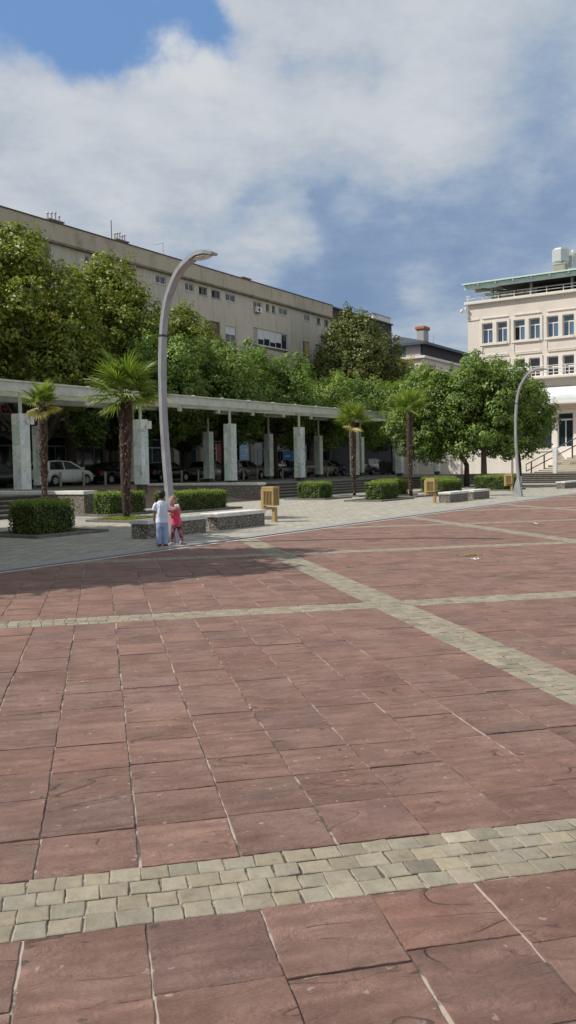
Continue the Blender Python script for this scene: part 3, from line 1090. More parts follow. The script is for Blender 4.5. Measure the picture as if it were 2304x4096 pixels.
# ------------------------------------------------------------------ street lamps
def make_lamp(u, v, label):
    r = root('street_lamp', u, v, 0, label, 'street lamp', 'curved street lamps on the plaza edge')
    pts = [(0.04, 0.0), (0.10, 0.5), (0.17, 1.08), (0.23, 1.9), (0.27, 2.69), (0.275, 3.4), (0.26, 3.95), (0.20, 4.6), (0.10, 5.05), (-0.02, 5.32), (-0.20, 5.60), (-0.40, 5.78), (-0.60, 5.88)]
    th = [0.06, 0.055, 0.05, 0.045, 0.042, 0.042, 0.042, 0.042, 0.042, 0.042, 0.042, 0.045, 0.045]
    wd = [0.098, 0.093, 0.088, 0.087, 0.086, 0.086, 0.088, 0.09, 0.092, 0.096, 0.102, 0.11, 0.12]

    def smooth(a, n=3):
        out = []
        k = len(a)
        for i in range(k - 1):
            p0, p1, p2, p3 = a[max(i - 1, 0)], a[i], a[i + 1], a[min(i + 2, k - 1)]
            for j in range(n):
                t = j / n
                out.append(tuple(0.5 * (2 * p1[q] + (p2[q] - p0[q]) * t + (2 * p0[q] - 5 * p1[q] + 4 * p2[q] - p3[q]) * t * t + (3 * p1[q] - p0[q] - 3 * p2[q] + p3[q]) * t ** 3) for q in range(len(p1))))
        out.append(tuple(a[-1]))
        return out
    full = smooth([(p[0], p[1], w, t) for p, w, t in zip(pts, wd, th)])
    cut = next(i for i, q in enumerate(full) if q[1] > 4.3)
    m = MB()
    m.tube([(u, v + a, z) for a, z, w, t in full[:cut + 1]], [(w, t) for a, z, w, t in full[:cut + 1]], 4, sec=(1, 0, 0))
    m.build('lower_pole', M['lamp'], r)
    m = MB()
    m.tube([(u, v + a, z) for a, z, w, t in full[cut:]], [(w - 0.004, t - 0.003) for a, z, w, t in full[cut:]], 4, sec=(1, 0, 0))
    m.build('upper_pole', M['lamp'], r)
    a, z, w, t = full[cut]
    m = MB()
    m.tube([(u, v + a, z - 0.02), (u, v + a, z + 0.02)], [(w + 0.006, t + 0.006)] * 2, 4, sec=(1, 0, 0))
    m.build('joint_collar', M['plastic'], r)
    m = MB()
    m.tube([(u, v - 0.58, 5.885), (u, v - 0.78, 5.945), (u, v - 0.98, 5.945), (u, v - 1.17, 5.90), (u, v - 1.22, 5.88)], [(0.12, 0.045), (0.13, 0.04), (0.13, 0.035), (0.09, 0.03), (0.05, 0.02)], 4, sec=(1, 0, 0))
    m.build('lamp_head', M['lamp'], r)
    m = MB()
    m.tube([(u, v - 0.66, 5.855), (u, v - 0.78, 5.865), (u, v - 0.98, 5.87), (u, v - 1.08, 5.875)], [(0.07, 0.02), (0.115, 0.045), (0.115, 0.045), (0.07, 0.02)], 8, sec=(1, 0, 0))
    m.build('diffuser', M['lampglass'], r)
    MB().box(u - 0.06, u + 0.06, v + 0.005, v + 0.03, 0.62, 0.98, 0.004).build('access_door', M['lamp'], r)
    MB().box(u - 0.16, u + 0.16, v - 0.14, v + 0.48, -0.002, 0.015).build('base_plate', M['lamp'], r)
    # fin at the foot, behind the pole
    m = MB()
    m.extr([(v - 0.05, 0.0), (v + 0.42, 0.0), (v + 0.40, 0.22), (v + 0.33, 0.55), (v + 0.22, 0.86), (v + 0.14, 1.05), (v + 0.09, 0.9)], 'x', u - 0.07, u + 0.07)
    m.build('foot_fin', M['lamp'], r)
    return r


make_lamp(14.04, 11.86, 'tall grey curved street lamp with the two children at its foot')
make_lamp(40.18, 12.72, 'slender grey curved street lamp before the cream building, right side')

# ------------------------------------------------------------------ foliage
def leaf_mesh(name, pos, nrm, size, tint, mat, parent=None, org=None, aspect=0.6, droop=0.0):
    """diamond leaves; pos (n,3), nrm (n,3), size (n,), tint (n,2)"""
    n = len(pos)
    nrm = nrm / np.maximum(1e-6, np.linalg.norm(nrm, axis=1, keepdims=True))
    ref = rng.normal(size=(n, 3))
    a = np.cross(nrm, ref)
    a /= np.maximum(1e-6, np.linalg.norm(a, axis=1, keepdims=True))
    b = np.cross(nrm, a)
    s = size[:, None]
    fold = nrm * s * 0.18
    v = np.empty((n, 4, 3))
    v[:, 0] = pos - a * s * 0.5
    v[:, 1] = pos + b * s * 0.5 * aspect + fold
    v[:, 2] = pos + a * s * 0.5
    v[:, 3] = pos - b * s * 0.5 * aspect + fold
    ox, oy, oz = ORG[parent.name] if parent is not None else (org or (0, 0, 0))
    v = v.reshape(-1, 3) - np.array([ox, oy, oz])
    me = bpy.data.meshes.new(name)
    me.vertices.add(4 * n)
    me.vertices.foreach_set('co', v.ravel().astype(np.float32))
    me.loops.add(4 * n)
    me.loops.foreach_set('vertex_index', np.arange(4 * n, dtype=np.int32))
    me.polygons.add(n)
    me.polygons.foreach_set('loop_start', np.arange(0, 4 * n, 4, dtype=np.int32))
    me.update(calc_edges=True)
    at = me.attributes.new('tint', 'FLOAT_COLOR', 'FACE')
    c = np.zeros((n, 4), np.float32)
    c[:, 0] = np.clip(tint[:, 0], 0, 1)
    c[:, 1] = np.clip(tint[:, 1], 0, 1)
    c[:, 3] = 1
    at.data.foreach_set('color', c.ravel())
    me.materials.append(mat)
    o = bpy.data.objects.new(name, me)
    COL.objects.link(o)
    if parent is not None:
        o.parent = parent
        ORG[o.name] = ORG[parent.name]
    return o


def crown_points(blobs, density, leaf, crad=0.42, inner=0.25, yel=0.0):
    """blobs: (x,y,z,rx,ry,rz). clusters of leaves on and inside every blob"""
    PP, NN, SS, TT = [], [], [], []
    for (x, y, z, rx, ry, rz) in blobs:
        area = 4 * math.pi * ((rx * ry + rx * rz + ry * rz) / 3)
        nc = max(6, int(area / (crad * crad) * 0.47))
        d = rng.normal(size=(nc, 3))
        d /= np.linalg.norm(d, axis=1, keepdims=True)
        k = np.where(rng.random(nc) < inner, rng.uniform(0.35, 0.85, nc), rng.uniform(0.86, 1.06, nc))[:, None]
        cc = np.array([x, y, z]) + d * k * np.array([rx, ry, rz])
        nl = max(5, int(density))
        ct = rng.uniform(0.0, 1.0, nc) ** 1.3 * 0.7
        cr = rng.uniform(0.6, 1.45, nc) * crad
        g_ = rng.normal(size=(nc, nl, 3))
        g_ /= np.linalg.norm(g_, axis=2, keepdims=True)
        rr = rng.uniform(0.35, 1.0, (nc, nl, 1)) ** 0.6
        pos = cc[:, None, :] + g_ * rr * cr[:, None, None] * np.array([1, 1, 0.75])
        nn = g_ * 0.8 + d[:, None, :] * 0.8 + np.array([0, 0, 0.55]) + rng.normal(size=(nc, nl, 3)) * 0.45
        t0 = ct[:, None] + rng.uniform(0, 0.4, (nc, nl))
        yy = (rng.random(nc) < yel)[:, None] * rng.uniform(0.2, 0.8, (nc, 1)) + (rng.random((nc, nl)) < yel * 0.5) * 0.7
        PP.append(pos.reshape(-1, 3))
        NN.append(nn.reshape(-1, 3))
        SS.append((leaf * rng.uniform(0.7, 1.3, (nc * nl))))
        TT.append(np.stack([t0.ravel(), (yy * np.ones((nc, nl))).ravel()], axis=1))
    return np.concatenate(PP), np.concatenate(NN), np.concatenate(SS), np.concatenate(TT)


def tree(u, v, z0, cu, cv, zb, zt, rad, label, cat, group, mat, seed, trunk_r=0.16, leaf=0.17, density=26, crad=0.45, nb=14, yel=0.0, shape='round', bark='bark', fork=None, name='tree', radv=None):
    global rng
    rng = np.random.default_rng(seed)
    random.seed(seed)
    r = root(name, u, v, z0, label, cat, group)
    blobs = []
    H = zt - zb
    radv = radv or rad
    i = 0
    # a packed set of lumps over the envelope
    ga = math.pi * (3 - math.sqrt(5))
    for i in range(nb):
        f = (i + 0.5) / nb
        zz = f
        if shape == 'round':
            w = math.sqrt(max(0.0, 1 - (2 * zz - 1) ** 2)) ** 0.7
        elif shape == 'dome':
            w = min(1.0, (1.25 * math.cos(zz * math.pi / 2) ** 0.62))
        else:
            w = (1 - zz) ** 0.5 * (0.55 + 0.45 * min(1, zz * 5)) + 0.05
        a = i * ga + random.uniform(-0.3, 0.3)
        q = random.uniform(0.20, 0.37) * (1.15 if w > 0.5 else 0.8)
        ro = w * (1 - q * 0.8) * random.uniform(0.82, 1.03)
        br = rad * q * (0.8 if shape == 'cone' and zz > 0.6 else 1.0)
        bz = zb + H * (0.08 + 0.86 * zz) - (0.0 if zz < 0.5 else br * 0.55)
        blobs.append((cu + math.cos(a) * rad * ro, cv + math.sin(a) * radv * ro, bz, br, br, br * random.uniform(0.7, 0.95)))
    blobs.append((cu, cv, zb + H * 0.5, rad * 0.5, radv * 0.5, H * 0.30))
    blobs.append((cu, cv, zb + H * 0.72 - 0.3, rad * 0.38, radv * 0.38, H * 0.2))
    if shape != 'round' or nb > 16:
        for _ in range(nb // 2):      # shoots that break the outline
            a = random.uniform(0, 2 * math.pi)
            b = random.choice(blobs[nb // 2:nb])
            blobs.append((b[0] + math.cos(a) * b[3] * 0.75, b[1] + math.sin(a) * b[3] * 0.75, b[2] + b[5] * random.uniform(0.5, 1.05), 0.45, 0.45, random.uniform(0.5, 1.1)))
    m = MB()
    top = zb + H * 0.45
    bend = random.uniform(-0.15, 0.15)
    path = [(u, v, z0 - 0.05), (u + bend * 0.3, v, z0 + (top - z0) * 0.3), (u + (cu - u) * 0.4 + bend, v + (cv - v) * 0.4, z0 + (top - z0) * 0.6), (cu, cv, top)]
    m.tube(path, [trunk_r * 1.25, trunk_r, trunk_r * 0.8, trunk_r * 0.45], 10)
    sp = fork or (z0 + (zb - z0) * 0.85)
    base = Vector(path[2]) if fork is None else Vector((u + bend * 0.3, v, sp))
    for b in blobs[:nb]:
        tgt = Vector(b[:3])
        mid = base.lerp(tgt, 0.5) + Vector((0, 0, -0.1 * (tgt - base).length * 0.5))
        m.tube([base, mid, tgt], [trunk_r * 0.42, trunk_r * 0.25, trunk_r * 0.08], 6)
    m.build('trunk', M[bark], r, smooth=True)
    pos, nn, ss, tt = crown_points(blobs, density, leaf, crad, yel=yel)
    leaf_mesh('crown', pos, nn, ss, tt, mat, r)
    return r


# camphor trees behind the canopy
zc_ = ZT
CG = 'round green trees behind the canopy'
cam_lab = ['round green tree behind the canopy, just left of the tall curved lamp pole', 'round green tree behind the canopy, directly right of the tall curved lamp pole',
           'round green tree behind the canopy, below the wide strip window', 'round green tree behind the canopy with yellowish top, right of the strip window',
           'low bright green tree over the canopy, above the middle palm', 'round green tree above the far end of the canopy']
for k, (u, zt, rad) in enumerate([(44.9, 11.2, 3.9), (51.6, 11.3, 4.0), (58.6, 11.3, 3.9), (65.2, 9.9, 3.5), (72.6, 10.7, 3.9), (80.5, 10.6, 3.8)]):
    tree(u, 38.8, zc_, u, 39.0, 3.3, zt, rad, cam_lab[k], 'tree', CG, M['camphor'], 11 + k, 0.2, leaf=0.21, density=24, crad=0.42, nb=20, yel=0.04 if k == 3 else 0.01, name='camphor_tree', radv=3.6)
tree(35.2 + 5.2, 42.2, ZT, 40.6, 41.4, 2.9, 6.0, 1.7, 'small dark green tree under the canopy, left of the tall shaggy palm', 'tree', None, M['camphor'], 31, 0.09, leaf=0.18, density=22, crad=0.36, nb=9, name='small_tree')

# plane trees by the apartment building
pl = [(28.5, 44.0, 29.0, 44.0, 4.8, 16.6, 5.6, 'big yellow green plane tree at the left edge of the picture'),
      (38.2, 43.6, 37.2, 44.0, 4.6, 17.6, 5.6, 'tallest yellow green plane tree, left half, in front of the apartment block'),
      (46.0, 44.6, 45.4, 44.6, 4.8, 17.4, 5.4, 'yellow green plane tree above the tall shaggy palm'),
      (54.2, 44.6, 53.4, 44.6, 4.6, 14.9, 4.9, 'plane tree behind the bend of the tall curved lamp')]
for k, (u, v, cu, cv, zb, zt, rad, lab) in enumerate(pl):
    tree(u, v, ZT, cu, cv, zb, zt, rad, lab, 'tree', 'plane trees along the street', M['plane'], 41 + k, 0.34, leaf=0.27, density=17, crad=0.55, nb=34, yel=0.10, shape='dome', bark='bark2', fork=2.9, name='plane_tree')
tree(86.2, 46, ZT, 86.0, 46, 4.5, 19.6, 6.3, 'tall pointed olive green plane tree right of the apartment block', 'tree', None, M['plane2'], 61, 0.3, leaf=0.29, density=17, crad=0.6, nb=40, yel=0.05, shape='dome', bark='bark2', name='plane_tree')
tree(81.5, 46.5, ZT, 81.4, 46.5, 5.5, 14.8, 3.9, 'lower olive green plane tree against the end of the apartment block', 'tree', None, M['plane2'], 62, 0.25, leaf=0.28, density=17, crad=0.6, nb=18, yel=0.05, shape='dome', bark='bark2', name='plane_tree')
tree(98, 47, ZT, 98, 47, 4.5, 15.6, 4.8, 'brownish green plane tree left of the grey roofed house', 'tree', None, M['plane2'], 63, 0.25, leaf=0.29, density=18, crad=0.6, nb=22, yel=0.22, shape='dome', bark='bark2', name='plane_tree')
tree(110, 50, ZT, 110, 50, 6, 17.0, 2.9, 'small yellow leaved tree before the grey roofed house', 'tree', None, M['yellow'], 64, 0.2, leaf=0.26, density=12, crad=0.55, nb=12, yel=0.5, shape='dome', name='yellow_tree')
tree(122, 47, ZT, 122, 46.5, 4, 14.6, 5.6, 'distant green tree between the grey roofed house and the near trees', 'tree', None, M['camphor'], 65, 0.2, leaf=0.34, density=16, crad=0.65, nb=16, name='camphor_tree')
# camphors on the right, on the plaza level
tree(58.3, 22.4, 0, 57.0, 24.2, 2.1, 8.9, 3.7, 'broad green tree on a dark forked trunk, left one of the right hand group', 'tree', 'green trees right of the canopy', M['camphor'], 71, 0.17, leaf=0.19, density=27, crad=0.40, nb=26, name='camphor_tree')
tree(56.0, 20.3, 0, 56.6, 20.6, 2.0, 9.1, 3.4, 'broad green tree on a bare brown trunk, middle of the right hand group', 'tree', 'green trees right of the canopy', M['camphor'], 72, 0.19, leaf=0.19, density=27, crad=0.40, nb=28, name='camphor_tree')
tree(60.8, 19.4, 0, 60.3, 19.4, 2.0, 7.9, 2.75, 'broad green tree behind the far lamp, right one of the right hand group', 'tree', 'green trees right of the canopy', M['camphor'], 73, 0.15, leaf=0.19, density=27, crad=0.40, nb=24, name='camphor_tree')
# trees that stand left of the picture and throw the shade on the paving
tree(7.66, 14.69, 0, 7.66, 14.69, 2.5, 7.3, 2.75, 'round green tree beyond the left edge, shading the children', 'tree', 'green trees beyond the left edge', M['camphor'], 81, 0.17, leaf=0.25, density=34, crad=0.46, nb=20, name='camphor_tree')
tree(9.4, 18.6, 0, 9.4, 18.6, 2.6, 7.6, 2.6, 'green tree beyond the left edge, beside the shaded hedge', 'tree', 'green trees beyond the left edge', M['camphor'], 84, 0.17, leaf=0.25, density=34, crad=0.46, nb=18, name='camphor_tree')
tree(6.1, 15.3, 0, 6.1, 15.3, 2.6, 7.0, 2.6, 'green tree beyond the left edge, shading the kerb', 'tree', 'green trees beyond the left edge', M['camphor'], 82, 0.17, leaf=0.25, density=34, crad=0.46, nb=18, name='camphor_tree')
tree(11.46, 21.64, 0, 11.46, 21.64, 2.6, 8.6, 3.5, 'green tree beyond the left edge, nearer the steps', 'tree', 'green trees beyond the left edge', M['camphor'], 83, 0.17, leaf=0.22, density=26, crad=0.46, nb=20, name='camphor_tree')

# hedges
def hedge(u0, u1, v0, v1, h, label, seed, bed=None, n=None):
    global rng
    rng = np.random.default_rng(seed)
    r = root('box_hedge', (u0 + u1) / 2, (v0 + v1) / 2, 0, label, 'hedge', 'clipped square hedges')
    e = 0.07
    m = MB()
    m.box(u0 + e, u1 - e, v0 + e, v1 - e, 0.02, h - e, 0.05)
    m.build('dark_core', M['hedgecore'], r)  # solid dark box; makes the gaps between leaves read as shade
    du, dv = u1 - u0, v1 - v0
    A = [du * h, du * h, dv * h, dv * h, du * dv]
    tot = sum(A)
    n = n or int(tot * 900)
    PP, NN = [], []
    for k, a in enumerate(A):
        c = int(n * a / tot)
        s, t = rng.random(c), rng.random(c)
        dep = rng.random(c) ** 1.5 * 0.09
        lump = 0.03 * np.sin(s * du * 7 + seed) * np.sin(t * 9)
        if k < 2:
            p = np.stack([u0 + s * du, (v0 + dep + lump) if k == 0 else (v1 - dep - lump), t * h], 1)
            nn = np.array([0, -1 if k == 0 else 1, 0.3])
        elif k < 4:
            p = np.stack([(u0 + dep + lump) if k == 2 else (u1 - dep - lump), v0 + s * dv, t * h], 1)
            nn = np.array([-1 if k == 2 else 1, 0, 0.3])
        else:
            p = np.stack([u0 + s * du, v0 + t * dv, h - dep + 0.02 + lump + (rng.random(c) < 0.06) * 0.05], 1)
            nn = np.array([0, 0, 1.0])
        PP.append(p)
        NN.append(nn + rng.normal(size=(c, 3)) * 0.75)
    pos, nn = np.concatenate(PP), np.concatenate(NN)
    k = len(pos)
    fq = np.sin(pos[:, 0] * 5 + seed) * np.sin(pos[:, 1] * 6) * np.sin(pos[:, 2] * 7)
    topb = (pos[:, 2] > h - 0.14) * 0.35  # sunlit top put into the leaf tint, sides left darker
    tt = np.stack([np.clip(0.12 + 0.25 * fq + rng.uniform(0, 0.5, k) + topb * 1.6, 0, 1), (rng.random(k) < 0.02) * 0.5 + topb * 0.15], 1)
    leaf_mesh('foliage', pos, nn, rng.uniform(0.04, 0.085, k), tt, M['hedge'], r)


def bed(u0, u1, v0, v1, label, seed=1):
    r = root('planting_bed', (u0 + u1) / 2, (v0 + v1) / 2, 0, label, 'planting bed', 'square planting beds')
    w, h = 0.12, 0.075
    m = MB()
    m.box(u0, u1, v0, v0 + w, -0.01, h, 0.008)
    m.box(u0, u1, v1 - w, v1, -0.01, h, 0.008)
    m.box(u0, u0 + w, v0 + w, v1 - w, -0.01, h - 0.003, 0.008)
    m.box(u1 - w, u1, v0 + w, v1 - w, -0.01, h - 0.003, 0.008)
    m.build('edging', M['kerbdark'], r)
    MB().box(u0 + w, u1 - w, v0 + w, v1 - w, -0.01, h - 0.03).build('soil', M['soil'], r)


hd = [(14.37, 15.66, 16.6, 17.6, 0.84, 'dark shaded square hedge at the left edge, nearest of all', (13.9, 16.25, 16.0, 18.2)),
      (22.1, 24.0, 21.7, 22.5, 0.80, 'clipped hedge with the tall shaggy palm before it', (21.6, 24.5, 21.3, 22.95)),
      (24.5, 27.5, 20.55, 21.8, 0.74, 'clipped hedge directly behind the girl in pink', (24.1, 27.9, 20.1, 22.2)),
      (36.45, 37.75, 21.6, 22.9, 0.82, 'square hedge right of the front ochre bin, before the steps', (35.8, 38.5, 20.9, 23.3)),
      (35.42, 37.25, 17.72, 18.55, 0.83, 'square hedge in the middle, between the two right hand palms', (34.2, 37.7, 17.1, 19.0)),
      (40.6, 42.6, 19.7, 20.9, 0.84, 'hedge just behind the square middle hedge, only its top showing', (40.2, 43.0, 19.3, 21.3)),
      (41.0, 43.3, 16.9, 18.0, 0.80, 'hedge behind the far ochre bin, lower one', (40.6, 43.7, 16.5, 18.4)),
      (46.3, 48.6, 19.3, 20.6, 0.86, 'hedge before the two trunks, behind the lower hedge', (45.9, 49.0, 18.9, 21.0)),
      (49.6, 52.2, 16.8, 18.6, 0.86, 'dark shaded hedge left of the far lamp, under the trees', (49.2, 52.6, 16.4, 19.0))]
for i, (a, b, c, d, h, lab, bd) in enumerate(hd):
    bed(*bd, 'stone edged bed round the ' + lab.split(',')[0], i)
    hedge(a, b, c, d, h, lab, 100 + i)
bed(19.2, 21.0, 18.0, 19.9, 'stone edged square bed with yellow grass at the tall shaggy palm')
bed(38.9, 41.0, 17.6, 19.0, 'stone edged bed round the rightmost palm')
bed(39.4, 41.2, 21.0, 22.6, 'stone edged bed round the middle palm')
bed(54.9, 57.0, 19.4, 21.3, 'stone edged bed round the bare brown trunk')
bed(57.4, 59.4, 21.6, 23.4, 'stone edged bed round the dark forked trunk')

# grass tuft at the palm foot
rng = np.random.default_rng(3)
k = 1500
pg = np.stack([rng.uniform(19.35, 20.8, k), rng.uniform(18.15, 19.6, k), rng.uniform(0.06, 0.14, k)], 1)
o = leaf_mesh('grass', pg, rng.normal(size=(k, 3)) * np.array([1, 1, 0.15]), rng.uniform(0.06, 0.16, k), np.stack([rng.uniform(0.6, 1, k), rng.uniform(0.1, 0.6, k)], 1), M['hedge'], aspect=0.12)
o.rotation_euler = (0, 0, math.pi / 4)
tag(o, 'yellow green grass round the foot of the tall shaggy palm', 'grass', kind='stuff')

# ------------------------------------------------------------------ palms
def frond_mesh(name, seed, fan=0.62, nseg=22, pet=0.45):
    rs = random.Random(seed)
    m = MB()
    m.tint = (0.5, 0.0, 0)
    m.tube([(0, 0, 0), (pet * 0.5, 0, 0.04), (pet, 0, 0)], [0.013, 0.010, 0.008], 5)
    for i in range(nseg):
        f = i / (nseg - 1)
        a = math.radians(-118 + 236 * f)
        L = fan * (0.72 + 0.28 * math.cos(a * 0.55)) * rs.uniform(0.9, 1.05)
        w = 0.026
        ca, sa = math.cos(a), math.sin(a)
        dr = rs.uniform(0.05, 0.25)
        m.tint = (rs.uniform(0.1, 0.95), 0.0, 0)
        pts = []
        for t, ww in ((0.0, 0.25), (0.4, 1.0), (0.72, 0.75), (1.0, 0.06)):
            z = -dr * max(0, t - 0.45) ** 1.5 * L * 1.6 + 0.05 * math.sin(t * 3)
            x, y = pet + ca * L * t, sa * L * t
            pts.append((x - sa * w * ww, y + ca * w * ww, z - 0.018 * ww))
            pts.append((x, y, z + 0.012 * ww))
            pts.append((x + sa * w * ww, y - ca * w * ww, z - 0.018 * ww))
        fs = []
        for k in range(3):
            b = k * 3
            fs += [(b, b + 1, b + 4, b + 3), (b + 1, b + 2, b + 5, b + 4)]
        m.add(pts, fs)
    return m


def palm(u, v, h, label, seed, nf=22, fan=0.62, pet=0.45, tr=0.11, dry=3, up=False):
    r = root('fan_palm', u, v, 0, label, 'palm tree', 'fan palms', local=True)
    rs = random.Random(seed)
    m = MB()
    ph = []
    for i in range(13):
        t = i / 12
        z = t * h
        w = tr * (0.62 + 0.55 * min(1, t * 1.6)) * rs.uniform(0.92, 1.08) * (0.8 if t > 0.93 else 1)
        ph.append(((0.05 * math.sin(t * 3 + seed), 0.04 * math.sin(t * 4), z - 0.03), w))
    m.tube([p for p, w in ph], [w for p, w in ph], 12)
    m.build('trunk', M['palmbark'], r, smooth=True)
    m = MB()
    for i in range(int(h * 120)):
        z = rs.uniform(0.05, 1) * h
        a = rs.uniform(0, 2 * math.pi)
        t = z / h
        w = tr * (0.6 + 0.55 * min(1, t * 1.6))
        x, y = w * math.cos(a) * 0.92, w * math.sin(a) * 0.92
        L = rs.uniform(0.08, 0.20)
        out = rs.uniform(0.25, 0.75)
        dx, dy = math.cos(a), math.sin(a)
        sx, sy = -dy * rs.uniform(0.012, 0.03), dx * 0.022
        up_ = rs.choice((1, 1, -0.6))
        m.add([(x - sx, y - sy, z), (x + sx, y + sy, z), (x + dx * L * out * 0.6 + sx * 0.5, y + dy * L * out * 0.6 + sy * 0.5, z + up_ * L * 0.6), (x + dx * L * out, y + dy * L * out, z + up_ * L)], [(0, 1, 2, 3)])
    m.build('fibre_stubs', M['palmfib'], r, flat_normals=False)
    fr = None
    for i in range(nf + dry):
        isdry = i >= nf
        t = i / nf
        a = i * 2.399 + rs.uniform(-0.2, 0.2)
        if isdry:
            el = math.radians(rs.uniform(-35, 5))
        else:
            el = math.radians((78 - 105 * t if not up else 80 - 70 * t) + rs.uniform(-8, 8))
        if i in (0, nf) or fr is None:
            fm = frond_mesh('frond', seed + i, fan * (0.85 if isdry else 1), 22, pet)
            ob = fm.build('frond', M['palmdry'] if isdry else M['palm'], r, flat_normals=False)
            fr = ob
        else:
            ob = fr.copy()
            COL.objects.link(ob)
            ob.parent = r
        if isdry:
            ob['label'] = 'dry yellow brown hanging frond'
        s = rs.uniform(0.85, 1.1)
        ob.location = (math.cos(a) * tr * 0.4, math.sin(a) * tr * 0.4, h - (0.22 if isdry else 0.12 * t + 0.02))
        ob.rotation_euler = (rs.uniform(-0.5, 0.5), -el, a)
        ob.scale = (s, s, s)
    return r


palm(20.1, 18.95, 4.05, 'tallest fan palm with thick shaggy trunk, just left of the curved lamp', 5, nf=26, fan=0.80, pet=0.60, tr=0.165, dry=1)
palm(19.9, 22.5, 3.92, 'slim fan palm at the left edge with few fronds, some dried yellow', 6, nf=11, fan=0.54, pet=0.32, tr=0.115, dry=3, up=True)
palm(40.2, 21.7, 3.95, 'slim fan palm in the middle, right of the square hedge by the bin', 7, nf=12, fan=0.80, pet=0.50, tr=0.13, dry=1, up=True)
palm(39.9, 18.3, 4.30, 'rightmost fan palm against the round trees, near the canopy end', 8, nf=13, fan=0.80, pet=0.55, tr=0.13, dry=0, up=True)

# ------------------------------------------------------------------ bollards
first = None
for i in range(19):
    u = 33.4 + 1.83 * i
    if first is None:
        first = root('bollard', u, 38.45 if i not in (3,) else 38.45, ZT, 'short round steel bollard in the row before the parked cars', 'bollard', 'steel bollards before the parked cars', local=True)
        m = MB().cyl(0, 0, -0.01, 0.80, 0.085, 14)
        m.tube([(0, 0, 0.80), (0, 0, 0.83), (0, 0, 0.845)], [0.085, 0.07, 0.03], 14, sec=(1, 0, 0))
        m.build('post', M['steel'], first, smooth=False)
        MB().cyl(0, 0, -0.005, 0.015, 0.12, 14).build('base_plate', M['steel'], first)
    else:
        c = copy_tree(first)
        c.location = P(u, 38.45, ZT)

